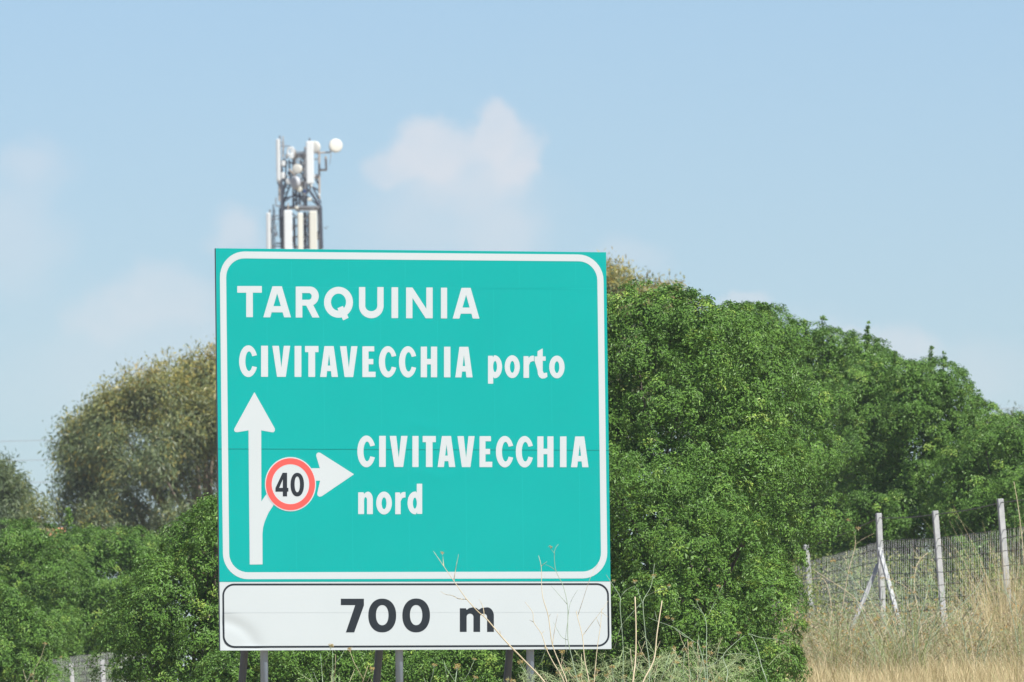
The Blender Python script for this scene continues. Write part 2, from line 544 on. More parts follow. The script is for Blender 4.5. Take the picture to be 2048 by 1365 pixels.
def gt(): return [([(0, .775), (0, .97), (.23, .97), (.23, 1.2), (.64, 1.336), (.64, .97), (.87, .97), (.87, .775), (.64, .775), (.64, .32), (.72, .22), (.98, .24), (1, .05), (.8, -.02), (.55, -.03), (.36, .05), (.26, .18), (.23, .35), (.23, .775)][:-1], [])]
def gn(): return [([(0, 0), (0, .98), (.37, .98), (.4, .9), (.5, .97)] + arc(.66, .66, .34, .35, 95, 0, 12) + [(1, 0), (.6, 0)] + arc(.5, .62, .1, .14, 0, 180, 10) + [(.4, 0)], [])]
def gm(): return [([(0, 0), (0, .97), (.18, .97), (.2, .9), (.27, .975), (.38, 1.01), (.49, .98), (.56, .91), (.63, .98)] + arc(.8, .66, .2, .35, 100, 0, 12) + [(1, 0), (.8, 0)] + arc(.698, .62, .102, .13, 0, 180, 10) + [(.596, 0), (.4, 0)] + arc(.3, .62, .1, .13, 0, 180, 10) + [(.2, 0)], [])]
def g7(): return [([(0, .81), (0, 1), (1, 1), (1, .80), (.58, 0), (.217, 0), (.62, .81)], [])]
def g0(ri, ry, e=.92): return [(ell(.5, .5, .5, .5, 44, e), [ell(.5, .51, ri, ry, 36, e)])]
def g4(): return [([(.57, 0), (.57, .2), (0, .2), (0, .36), (.55, 1), (.9, 1), (.9, .36), (1, .36), (1, .2), (.9, .2), (.9, 0)], [[(.29, .36), (.57, .72), (.57, .36)]])]


wA = gA(.34, .25, .16, .36, .77)
nA = gA(.52, .355, .19, .37, .725)
nT = gT(.5, .2)


def line(items, xl, tl, bl, xr, tr, br, name, m, parent, h=.0012):
    polys = []
    for g, x0, x1 in items:
        s = ((x0 + x1) / 2 - xl) / (xr - xl)
        t, b = tl + (tr - tl) * s, bl + (br - bl) * s
        f = lambda q: (x0 + (x1 - x0) * q[0], b + (t - b) * q[1])
        for o, hs in g:
            polys.append(([f(q) for q in o], [[f(q) for q in hh] for hh in hs]))
    return flat(polys, name, m, parent, h, .0004)


line([(gT(.27, .215), 474.5, 523.7), (wA, 526.6, 582), (gR(), 591.4, 639), (gQ(), 648, 706), (gU(), 718, 767.2), (gI(), 783, 796.2), (gN(), 812.2, 865.4), (gI(), 881.9, 894.2), (wA, 905.3, 959)],
     474, 572.3, 634.6, 959, 576.4, 637.9, 'lettering', M['white'], GREEN_UP)
nw = [gC(), gI(), gV(), gI(), nT, nA, gV(), gE(), gC(), gC(), gH(), gI(), nA]
x1 = [(478.2, 513), (522.2, 536), (544.6, 580.4), (589.2, 602.8), (610, 637), (640.2, 676), (680, 715), (724.8, 751.1), (757.7, 791.8), (798, 831.6), (841.5, 874.3), (888, 900.9), (910.5, 945.2)]
line([(g, a, b) for g, (a, b) in zip(nw, x1)], 478, 691.6, 754.0, 945, 694.2, 755.3, 'lettering', M['white'], GREEN_UP)
line([(gp(), 976, 1004.2), (go(), 1009.4, 1039.7), (gr(), 1047, 1067.9), (gt(), 1069, 1094.7), (go(), 1098.4, 1129.2)], 976, 711.2, 755.8, 1129, 712.4, 756.6, 'lettering', M['white'], GREEN_UP)
x2 = [(714.6, 749.0), (758.3, 771.5), (779.4, 815.1), (824.8, 837.1), (845.3, 871.7), (875.2, 910.6), (914.7, 949.3), (959, 984.5), (991.8, 1025.5), (1031.6, 1065), (1074.7, 1107), (1120, 1133), (1142, 1177)]
line([(g, a, b) for g, (a, b) in zip(nw, x2)], 715, 872.0, 934.4, 1177, 873.4, 935.0, 'lettering', M['white'], GREEN_LO, .0014)
line([(gn(), 716.4, 745.7), (go(), 752.4, 783.8), (gr(), 790.5, 811), (gd(), 815, 844.4)], 716, 984.1, 1028.7, 845, 984.6, 1029, 'lettering', M['white'], GREEN_LO)
line([(g7(), 681.7, 727.9), (g0(.225, .30), 736.7, 792.4), (g0(.225, .30), 804.8, 860)], 681, 1198, 1265.3, 860, 1197.3, 1265, 'lettering', M['black'], WHITE_P)
line([(gm(), 919.7, 987.8)], 919, 1215.5, 1264.3, 988, 1215.5, 1264.1, 'lettering', M['black'], WHITE_P)

arrow = [(508.8, 784.6), (549.6, 857.5), (549.8, 861.5), (547.5, 864.8), (543.5, 865), (522.4, 861.2), (522.7, 1003.0)]
arrow += [(532, 990), (545, 976), (560, 966), (570, 985), (556, 1001), (547.5, 1010), (537, 1026), (530, 1042), (526.2, 1055), (525, 1068), (525.1, 1129.3), (499.4, 1129.6), (497.0, 861.2), (475, 864.8), (470.5, 864.6), (468.4, 861.6), (468.6, 858)]
exit_arrow = [(620, 936.9), (639.6, 936.9), (632.5, 912.5), (633, 908), (636.5, 905.3), (640.8, 906.2), (708.2, 949), (643.5, 993), (638.5, 994), (634.8, 991.2), (634.5, 987), (640.2, 961.8), (620, 962.2)]
flat([(arrow, [])], 'straight_arrow', M['white'], GREEN_LO, .0012)
flat([(exit_arrow, [])], 'exit_arrow', M['white'], GREEN_LO, .0012)
disc = flat([(ell(581, 968.8, 51.2, 54.4, 60), [])], 'speed_limit_disc', M['white'], GREEN_LO, .003)
flat([(ell(581, 968.8, 49.2, 52.0, 60), [ell(581, 968.8, 37.6, 40.0, 60)])], 'red_ring', M['red'], GREEN_LO, .0045)
line([(g4(), 551, 576.8), (g0(.2, .335), 581.2, 608)], 551, 946.0, 993.2, 608, 946.0, 993.2, 'lettering', M['black'], GREEN_LO, .0045)

# joints of the reflective sheeting and of the boards
M['joint_light'] = mat('sheet_joint_light', (.006, .36, .335), .5, spec=.12)
M['joint_dark'] = mat('board_joint_dark', (.002, .21, .195), .6, spec=.1)
M['joint_grey'] = mat('board_joint_grey', (.43, .48, .49), .6, spec=.1)


def strip(x0, y0, x1_, y1_, w):
    return ([(x0 - w, y0), (x1_ - w, y1_), (x1_ + w, y1_), (x0 + w, y0)] if abs(y1_ - y0) > abs(x1_ - x0) else [(x0, y0 - w), (x0, y0 + w), (x1_, y1_ + w), (x1_, y1_ - w)], [])


for x in (583, 697, 810, 924, 1038, 1151):
    flat([strip(x, 524, x + .7, 575, .5)], 'sheet_joint', M['joint_light'], GREEN_UP, .0009)
for x in (533, 646, 760, 874, 987, 1101):
    flat([strip(x, 577, x + 3.5, 897.5, .5)], 'sheet_joint', M['joint_light'], GREEN_UP, .0009)
    flat([strip(x + 57, 902, x + 60, 1142, .5)], 'sheet_joint', M['joint_light'], GREEN_LO, .0009)
flat([strip(455, 574.5, 1195, 577.5, .5)], 'sheet_joint', M['joint_light'], GREEN_UP, .0009)
flat([strip(436.5, 898.6, 1217.3, 901.4, .7)], 'board_joint', M['joint_dark'], GREEN_LO, .0006)
flat([strip(447, 1226, 1217, 1225, .35)], 'board_joint', M['joint_grey'], WHITE_P, .0008)

# back of the sign: rails, front posts, raking struts
mbr = {}
for y in (540, 690, 860, 1010, 1140, 1270):
    r = MB()
    a, b = on_sign(447, y, -.047), on_sign(1208, y + 2, -.047)
    c = (a + b) / 2
    r.box(c, (b - a).length / 2, .012, .025, (SU, SN, SV))
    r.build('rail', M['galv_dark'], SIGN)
for px in (528.4, 798.6, 1060.6):
    p = on_sign(px, 1330, -.115)
    top = on_sign(px - 9, 530, -.115)
    r = MB()
    r.tube([(p.x, p.y, gz(p.x, p.y) - .05), (p.x, p.y, top.z)], .0372, 20)
    post = r.build('post', M['galv'], SIGN, smooth=True)
    # the strut behind it leans back from the post down to the ground
    d1 = pix_dir(px - 46 + 0, 1306); d2 = pix_dir(px - 52.5, 1362)
    back = -SN
    hit = p + back * .56 + Vector((0, 0, on_sign(px, 1306, -.115).z - p.z))
    slope = Vector((back.x * .27, back.y * .27, -1.0))
    t0 = -.56 / .27
    s = hit - slope * (.56 / .27 - .06)
    gend = hit + slope * ((hit.z - gz(hit.x, hit.y)) + .1)
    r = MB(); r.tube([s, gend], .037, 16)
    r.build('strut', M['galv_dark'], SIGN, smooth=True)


# ------------------------------------------------------------------ foliage
def unit(a):
    return a / np.maximum(np.linalg.norm(a, axis=1, keepdims=True), 1e-9)


def leaves(P, D, Oh, size, aspect, rng, fold=.22, droop=.12, jit=.55):
    """P centres, D growth directions, Oh rough outward side; returns vertices and quads (a folded, drooping leaf each)."""
    n = len(P)
    N_ = Oh + rng.normal(0, jit, (n, 3))
    N_ = unit(N_ - D * np.sum(N_ * D, 1, keepdims=True))
    S = np.cross(D, N_)
    size = np.asarray(size).reshape(-1, 1) * np.ones((n, 1))
    w = size * aspect
    base = P - D * size * .5
    tip = P + D * size * .5 - N_ * size * droop
    mid = P + D * size * .1
    l = mid + S * w * .5 + N_ * w * fold
    r = mid - S * w * .5 + N_ * w * fold
    V = np.stack([base, r, tip, l], 1).reshape(-1, 3)
    Q = np.arange(4 * n).reshape(n, 4)
    return V, Q


def sphere_dirs(n, rng):
    return unit(rng.normal(0, 1, (n, 3)))


def prof(outline, x):
    xs_, ys_ = zip(*outline)
    return np.interp(x, xs_, ys_)


class Crown:
    def __init__(self, seed):
        self.rng = np.random.default_rng(seed)
        self.V, self.T = [], []

    def add(self, V, tint):
        self.V.append(V); self.T.append(tint)

    def mesh(self, name, material, origin):
        V = np.concatenate(self.V); T = np.clip(np.concatenate(self.T), 0, 1)
        return mesh_np(name, V, np.arange(len(V)).reshape(-1, 4), material, origin, T)


def lobes_for(outline, xa, xb, ybot, Y, thick, rpx, n, rng, back=.5, wall=0.0):
    """Rounded bough masses filling the outline (photo pixels) of a plant standing Y metres away: (k,4) centres and radii in metres."""
    out = []
    xc, hw = (xa + xb) / 2, (xb - xa) / 2
    s = Y / F

    def put(px, py, r, front=True):
        tp = prof(outline, px)
        ny = np.clip((ybot - py) / max(ybot - tp, 1), 0, 1)
        nxx = abs(px - xc) / hw
        off = thick * (.62 * nxx ** 2 + .75 * ny ** 2.2 - .8)
        if front is None:                              # the closed wall of boughs at the heart of the plant
            off = off + wall
        elif not front:
            off = thick * (1.1 - .62 * nxx ** 2 - .55 * ny ** 2.2)
        p = at(px, py, Y + off + rng.normal(0, .20 * thick))
        out.append((p.x, p.y, p.z, r * s))
    x = xa + rpx * .6
    while x < xb - rpx * .7:                       # along the skyline
        r = rpx * rng.uniform(.6, 1.0)
        put(x, prof(outline, x) + r * .95, r)
        if rng.random() < .5: put(x + rng.uniform(-.3, .3) * r, prof(outline, x) + r * 1.2, r, False)
        x += r * rng.uniform(.8, 1.15)
    ya = min(y for _, y in outline)
    cell = rpx * 1.12
    ph = rng.uniform(0, 6.3, 4)
    for gx in np.arange(xa + cell * .3, xb, cell):
        for gy in np.arange(ya, ybot + cell * .4, cell):
            px = np.clip(gx + rng.uniform(-.45, .45) * cell, xa + rpx * .5, xb - rpx * .72)
            py = gy + rng.uniform(-.45, .45) * cell
            r = rpx * rng.uniform(.6, 1.05)
            tp = prof(outline, px)
            if py < tp + r * .9:
                continue
            hollow = math.sin(px / (rpx * 1.55) + ph[0]) * math.sin(py / (rpx * 1.25) + ph[1] + px / (rpx * 4)) + .5 * math.sin(px / (rpx * .8) + ph[2]) * math.sin(py / (rpx * .7) + ph[3])
            if wall == 0 or hollow + rng.normal(0, .17) > -.62:
                put(px, py, r)
            if wall:
                put(px, max(py, tp + rpx * 1.3), rpx * 1.3, None)
            elif rng.random() < back * .6:
                put(px, py, r, False)
    return np.array(out)


def shrub(name, label, outline, ybot, Y, thick, rpx, n, seed, group=None, leaf=.038, dens=1.0, tuft_r=.105, young=.05, sprigs=(), lift=0.0,
          material='shrub_leaf', per_tuft=62, root_px=None, cat='shrub', aspect=.42, tint_mu=.42, core=1.0, stems=5, clip_left=None):
    rng = np.random.default_rng(seed)
    xa, xb = outline[0][0], outline[-1][0]
    L_ = lobes_for(outline, xa, xb, ybot, Y, thick, rpx, n, rng, wall=3.0 * max(rpx, 40) * Y / F)
    cx = at(root_px or (xa + xb) / 2, ybot, Y)
    root = empty(name, (cx.x, Y, gz(cx.x, Y)), label, cat, group)
    zmin = float(root.location.z)
    C = Crown(seed + 1)
    c, r = L_[:, :3], L_[:, 3]
    # tufts on the lobes' outer skin
    cent, outw, lob = [], [], []
    for i in range(len(L_)):
        nt = max(6, int(dens * 2.9 * (r[i] / tuft_r) ** 2))
        d = sphere_dirs(nt * 2, rng)
        keep = (d[:, 1] < .35) | (rng.random(nt * 2) < .3)
        keep &= (d[:, 2] > -.22) | (rng.random(nt * 2) < .12)
        d = d[keep][:nt]
        p = c[i] + d * r[i] * rng.uniform(.88, 1.06, (len(d), 1))
        # not inside a neighbouring lobe
        dist = np.linalg.norm(p[:, None, :] - c[None], axis=2) / r[None]
        dist[:, i] = 9
        ok = dist.min(1) > .84
        cent.append(p[ok]); outw.append(d[ok])
    cent = np.concatenate(cent); outw = np.concatenate(outw)
    ok = cent[:, 2] > zmin + .03
    cent, outw = cent[ok], outw[ok]
    nt = len(cent)
    tr = tuft_r * rng.uniform(.65, 1.25, nt)
    tt = rng.normal(0, .10, nt)
    yng = (rng.random(nt) < young * (1 + 1.5 * (outw[:, 2] > .4)))
    k = per_tuft
    ti = np.repeat(np.arange(nt), k)
    up = np.array([0, 0, 1.0])
    dd = sphere_dirs(nt * k, rng) + outw[ti] * .75 + up * .35
    dd = unit(dd)
    rr = tr[ti] * rng.uniform(.12, 1.0, nt * k) ** .38
    P = cent[ti] + dd * rr[:, None]
    face = unit(outw[ti] * .7 + dd * .55 + up * .35)          # upper sides look outward and up
    gd_ = rng.normal(0, 1, dd.shape) + up * .5 + outw[ti] * .3
    gd_ = unit(gd_ - face * np.sum(gd_ * face, 1, keepdims=True) * .75)
    sz = leaf * rng.uniform(.65, 1.3, nt * k)
    V, _ = leaves(P, gd_, face, sz, aspect, rng, jit=.30)
    tint = tint_mu + tt[ti] + rng.normal(0, .12, nt * k) + np.where(yng[ti] & (rr > .5 * tr[ti]), .38, 0)
    C.add(V, tint)
    # inner leaves that close the crown
    for i in range(len(L_)):
        m = int(core * (340 if Y < 150 else 460) * (r[i] / .45) ** 2)
        d = sphere_dirs(m, rng)
        p = c[i] + d * r[i] * rng.uniform(.1, .82, (m, 1))
        p = p[p[:, 2] > zmin + .02]
        m = len(p)
        V, _ = leaves(p, sphere_dirs(m, rng), sphere_dirs(m, rng), leaf * rng.uniform(1.2, 1.9, m) , .6, rng)
        C.add(V, tint_mu + rng.normal(0, .12, m))
    # leading shoots that break the skyline
    s = Y / F
    for (px, py, h, w) in sprigs:
        base = at(px, py + h * 1.5, Y + .1); tip = at(px + rng.uniform(-3, 3), py, Y - .05 + .1)
        q = 6 + int(h / 6)
        for j in range(q):
            f = (j + .5) / q
            pc = np.array(base.lerp(tip, f)) + rng.normal(0, .012, 3)
            m = 26
            d = unit(sphere_dirs(m, rng) + up * .9)
            rr = w * s * (1.05 - .6 * f) * rng.uniform(.3, 1.0, (m, 1))
            V, _ = leaves(pc + d * rr, unit(d + rng.normal(0, .3, (m, 3))), d, leaf * rng.uniform(.7, 1.2, m), aspect, rng)
            C.add(V, tint_mu + .1 + rng.normal(0, .12, m) + (.22 if rng.random() < .35 else 0))
        sm = MB(); sm.tube([base, tip], [.008, .003], 5)
        sm.build('shoot', M['bark'], root)
    link('crown', C.mesh('crown', M[material], root.location), root)
    # stems
    for j in range(stems):
        sm = MB()
        tgt = L_[rng.integers(len(L_))]
        b = Vector((root.location.x + rng.uniform(-.5, .5), Y + rng.uniform(.3, .9), 0)); b.z = gz(b.x, b.y) - .05
        t = Vector(tgt[:3])
        mid = b.lerp(t, .5) + Vector((rng.normal(0, .12), .5 + abs(rng.normal(0, .15)), .15))
        sm.tube([b, b.lerp(mid, .5) + Vector((rng.normal(0, .04), 0, .05)), mid, t], [.06, .048, .036, .016], 7)
        for q in range(3):
            t2 = L_[rng.integers(len(L_))]
            if abs(t2[0] - t.x) < 1.2:
                sm.tube([mid, mid.lerp(Vector(t2[:3]), .5) + Vector((0, 0, .08)), t2[:3]], [.03, .02, .009], 5)
        sm.build('stem', M['bark'], root, smooth=True)
    return root


G_R = 'dense green shrubs on the bank behind the sign'
shrub('evergreen_shrub', 'tallest sharp green shrub rising directly behind the right edge of the sign', [(1120, 640), (1180, 612), (1215, 603), (1250, 582), (1300, 578), (1345, 584), (1385, 602), (1425, 610), (1470, 625), (1500, 660), (1530, 740), (1550, 860), (1560, 1000)],
      1400, 128, 2.0, 72, 60, 11, G_R, leaf=.038, dens=1.0, sprigs=[(1420, 604, 34, 16), (1318, 578, 22, 14), (1365, 584, 26, 14), (1262, 574, 20, 14)], young=.055)
shrub('evergreen_shrub', 'low bushy green shrub with dark hollows between the sign edge and the dry slope', [(1190, 900), (1230, 905), (1300, 930), (1400, 960), (1470, 1000), (1510, 1060), (1545, 1140), (1562, 1240), (1566, 1330)],
      1430, 123.5, 1.5, 64, 62, 12, G_R, leaf=.038, young=.035)
shrub('evergreen_shrub', 'rounded green shrub bridging the tallest sharp shrub and the softer ones behind the fence', [(1390, 650), (1440, 628), (1490, 620), (1530, 622), (1575, 655), (1620, 720), (1655, 820), (1665, 930)],
      1000, 163, 2.0, 60, 62, 18, G_R, leaf=.042, tuft_r=.12, per_tuft=58, root_px=1385, stems=2, sprigs=[(1522, 606, 26, 14), (1462, 612, 20, 14)], young=.05)
shrub('evergreen_shrub', 'broad green shrub behind the wire fence with small leading shoots on its skyline', [(1360, 660), (1420, 628), (1470, 618), (1520, 613), (1560, 632), (1600, 656), (1650, 664), (1690, 676), (1735, 682), (1770, 710), (1800, 760), (1830, 860)],
      1330, 205, 2.0, 50, 105, 13, G_R, leaf=.046, tuft_r=.13, per_tuft=58, sprigs=[(1522, 612, 26, 14), (1648, 634, 42, 17), (1612, 644, 26, 13), (1735, 646, 46, 9), (1478, 612, 18, 14), (1706, 664, 26, 14)], young=.04)
shrub('evergreen_shrub', 'green shrub stepping down towards the braced fence post with two upright tips', [(1690, 760), (1740, 725), (1775, 715), (1815, 735), (1850, 722), (1885, 730), (1905, 775), (1930, 795), (1955, 800), (1975, 830), (1990, 870), (2000, 960)],
      1320, 200, 2.6, 48, 95, 14, G_R, leaf=.046, tuft_r=.13, per_tuft=58, sprigs=[(1862, 694, 44, 12), (1888, 706, 40, 12), (1790, 706, 28, 14), (1958, 786, 30, 13), (1922, 780, 26, 13)], young=.05)
shrub('evergreen_shrub', 'low green shrub beyond the fence at the far right end of the bank', [(1900, 930), (1940, 880), (1985, 850), (2030, 838), (2080, 842), (2140, 880), (2180, 960)],
      1310, 196, 2.2, 46, 60, 15, G_R, leaf=.046, tuft_r=.13, per_tuft=58, young=.05)
shrub('evergreen_shrub', 'green shrub filling the space between the tallest shrub and the fence', [(1440, 960), (1500, 900), (1560, 870), (1620, 900), (1680, 960), (1720, 1040)],
      1330, 204, 1.0, 40, 46, 16, G_R, leaf=.046, tuft_r=.13, per_tuft=58, young=.03)
shrub('evergreen_shrub', 'green shrub hidden for the most part behind the green sign panel', [(780, 760), (860, 690), (960, 650), (1080, 640), (1160, 680), (1220, 760)],
      1400, 138, 1.6, 95, 30, 17, G_R, leaf=.08, tuft_r=.2, per_tuft=26, young=.03)
G_L = 'dense green shrubs on the bank beside the left edge of the sign'
shrub('evergreen_shrub', 'crisp leafy shrub touching the left edge of the sign', [(238, 1330), (252, 1250), (285, 1170), (315, 1110), (345, 1068), (385, 1045), (415, 1020), (450, 992), (500, 975), (560, 985), (620, 1060)],
      1430, 131, 1.4, 56, 56, 21, G_L, leaf=.038, sprigs=[(430, 1002, 26, 14), (385, 1030, 24, 13), (322, 1090, 20, 12)], young=.05)
shrub('evergreen_shrub', 'soft green shrub in front of the eucalyptus with one thin shoot standing above it', [(40, 1090), (75, 1075), (105, 1085), (140, 1058), (185, 1066), (230, 1066), (275, 1062), (300, 1085), (330, 1140)],
      1370, 214, 2.6, 44, 75, 22, G_L, leaf=.046, tuft_r=.13, per_tuft=58, sprigs=[(138, 1020, 22, 13), (200, 1056, 18, 13), (272, 1056, 18, 14)], young=.07)
shrub('evergreen_shrub', 'soft green shrub at the left border below the small dark eucalyptus', [(-110, 1100), (-60, 1062), (0, 1056), (40, 1054), (62, 1044), (84, 1054), (115, 1085), (140, 1140)],
      1370, 208, 2.2, 42, 60, 23, G_L, leaf=.046, tuft_r=.13, per_tuft=58, sprigs=[(60, 1040, 18, 13)], young=.04)
shrub('evergreen_shrub', 'low green shrub with a yellowing shoot in the lower left corner', [(-90, 1180), (-30, 1172), (20, 1190), (70, 1230), (100, 1280), (112, 1340)],
      1420, 178, 1.4, 38, 44, 24, G_L, leaf=.045, tuft_r=.125, per_tuft=58, young=.09)
shrub('evergreen_shrub', 'mid green shrub behind the two pale fence posts', [(90, 1200), (140, 1170), (190, 1165), (240, 1160), (290, 1150), (340, 1200)],
      1390, 210, 1.3, 36, 48, 25, G_L, leaf=.046, tuft_r=.13, per_tuft=58, young=.04)
shrub('evergreen_shrub', 'green shrub hidden behind the lower left part of the sign', [(440, 1080), (520, 980), (640, 930), (760, 900), (840, 960), (900, 1080)],
      1430, 140, 1.4, 80, 26, 26, G_L, leaf=.08, tuft_r=.2, per_tuft=26)
G_U = 'low shrubs growing under the sign between its posts'
shrub('low_shrub', 'low green shrub seen between the left and middle sign posts', [(430, 1330), (470, 1290), (560, 1275), (660, 1280), (740, 1290), (770, 1330)],
      1460, 126, .8, 46, 34, 31, G_U, leaf=.036, young=.06)
shrub('low_shrub', 'low green shrub seen between the middle and right sign posts', [(740, 1330), (790, 1290), (880, 1280), (980, 1290), (1070, 1285), (1150, 1310), (1200, 1350)],
      1460, 125, .8, 46, 40, 32, G_U, leaf=.036, young=.07)


# ------------------------------------------------------------------ eucalyptus trees
def eucalypt(name, label, outline, ybot, Y, thick, rpx, n, seed, limbs, leaf=.16, gold=.5, dens=1.0, cat='tree', group=None, see=.0, trunk_px=None, mu=.30, material='euc_leaf'):
    rng = np.random.default_rng(seed)
    xa, xb = outline[0][0], outline[-1][0]
    L_ = lobes_for(outline, xa, xb, ybot, Y, thick, rpx, n, rng, back=.9)
    tx = trunk_px if trunk_px is not None else (xa + xb) / 2
    b = at(tx, 1500, Y)
    root = empty(name, (b.x, Y, gz(b.x, Y)), label, cat, group)
    c, r = L_[:, :3], L_[:, 3]
    s = Y / F
    ytop = min(y for _, y in outline)
    ztop, zbot = at(tx, ytop, Y).z, at(tx, ybot, Y).z
    C = Crown(seed + 1)
    for i in range(len(L_)):
        hrel = (c[i][2] - zbot) / (ztop - zbot)
        if see and hrel < .42 and (c[i][0] - c[:, 0].min()) / np.ptp(c[:, 0]) > .13 and rng.random() < see * .72:
            continue
        nc = max(6, int(dens * 115 * (r[i] / .8) ** 2))
        d = sphere_dirs(nc, rng)
        cc = c[i] + d * r[i] * rng.uniform(.45, 1.05, (nc, 1))
        for q in range(nc):
            m = int(rng.integers(14, 30))
            ax = unit((d[q] * .5 + np.array([0, 0, -.25]) + rng.normal(0, .35, 3))[None])[0]
            P = cc[q] + rng.normal(0, .16, (m, 3)) * np.array([1, 1, 1.25])
            D = unit(ax + rng.normal(0, .5, (m, 3)) + np.array([0, 0, -.55]))
            V, _ = leaves(P, D, d[q] + np.zeros((m, 3)) + np.array([0, 0, .3]), leaf * rng.uniform(.6, 1.25, m), .27, rng, .1, .1)
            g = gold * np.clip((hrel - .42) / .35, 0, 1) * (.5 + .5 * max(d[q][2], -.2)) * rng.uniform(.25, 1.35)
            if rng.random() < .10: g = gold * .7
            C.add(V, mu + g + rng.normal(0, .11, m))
            # young upright tips on the outer skin
            if d[q][2] > .1 and hrel > .5:
                m = 12
                P = cc[q] + rng.normal(0, .12, (m, 3)) + np.array([0, 0, .16])
                D = unit(np.array([0, 0, 1.0]) + rng.normal(0, .5, (m, 3)))
                V, _ = leaves(P, D, sphere_dirs(m, rng), leaf * .6 * rng.uniform(.6, 1.2, m), .2, rng)
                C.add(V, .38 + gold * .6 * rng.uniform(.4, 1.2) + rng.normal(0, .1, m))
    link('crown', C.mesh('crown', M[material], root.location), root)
    tb = MB()
    for pts, r0, r1 in limbs:
        W = [at(px + 10, py, Y + dy) for px, py, dy in pts]
        rr = np.linspace(r0, r1, len(W))
        tb.tube(W, list(rr), 8)
    fork = at(tx, 1180, Y)
    tb.tube([root.location - Vector((0, 0, .1)), root.location.lerp(fork, .5) + Vector((.06, 0, 0)), fork], [.34, .27, .22], 10)
    for i in rng.choice(len(L_), min(len(L_), 26), False):
        t = Vector(c[i])
        mid = fork.lerp(t, .5) + Vector((0, 0, .5))
        tb.tube([fork, fork.lerp(mid, .5), mid, t], [.10, .075, .05, .015], 6)
    tb.build('trunk', M['euc_bark'], root, smooth=True)
    return root


E1 = [(128, 1050), (134, 985), (143, 905), (152, 850), (165, 820), (190, 790), (240, 772), (275, 742), (330, 728), (372, 716), (400, 702), (440, 695), (520, 690), (600, 740), (650, 860)]
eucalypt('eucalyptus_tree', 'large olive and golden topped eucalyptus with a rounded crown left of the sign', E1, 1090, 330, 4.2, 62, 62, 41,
         [([(410, 1180, 0), (395, 1080, 0), (383, 1000, -.5), (374, 960, -.5)], .2, .07), ([(410, 1180, 0), (405, 1070, -.6), (392, 1010, -1), (380, 975, -1)], .15, .05),
          ([(400, 1180, 0), (330, 1030, -1.2), (298, 985, -1.6), (270, 950, -1.8)], .16, .05), ([(330, 1030, -1.2), (315, 1000, -1.2), (290, 940, -.8)], .09, .035),
          ([(300, 1100, 0), (262, 1010, -1), (235, 960, -1)], .1, .03), ([(300, 1100, 0), (245, 1040, -1), (205, 1020, -1)], .08, .03)],
         gold=.62, see=.55, trunk_px=410, dens=1.0)
E2 = [(900, 640), (980, 590), (1080, 590), (1150, 565), (1205, 538), (1235, 540), (1262, 556), (1300, 570), (1340, 574), (1362, 610), (1390, 680)]
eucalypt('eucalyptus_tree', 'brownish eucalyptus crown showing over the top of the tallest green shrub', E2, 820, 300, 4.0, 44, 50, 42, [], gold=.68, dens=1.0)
E3 = [(-150, 990), (-110, 930), (-60, 905), (-15, 922), (8, 945), (25, 962), (38, 985), (46, 1030), (50, 1085)]
eucalypt('eucalyptus_tree', 'small dark eucalyptus cut by the left border of the picture', E3, 1110, 278, 2.2, 40, 46, 43, [], gold=.15, dens=1.2, mu=.12)
E4 = [(30, 1075), (50, 1040), (70, 1010), (85, 1012), (98, 1030), (118, 1050), (125, 1085)]
eucalypt('young_eucalyptus', 'thin greyish young eucalyptus in the gap between the two eucalyptus crowns', E4, 1110, 262, 1.2, 22, 16, 44, [], gold=.25, dens=.8, leaf=.13)
E5 = [(1950, 900), (1985, 842), (2020, 833), (2060, 830), (2110, 850), (2140, 900)]
eucalypt('eucalyptus_tree', 'hazy pale tree top peeking above the low shrub at the right border', E5, 980, 420, 3.0, 36, 26, 45, [], gold=.4, dens=1.0, material='pale_leaf')


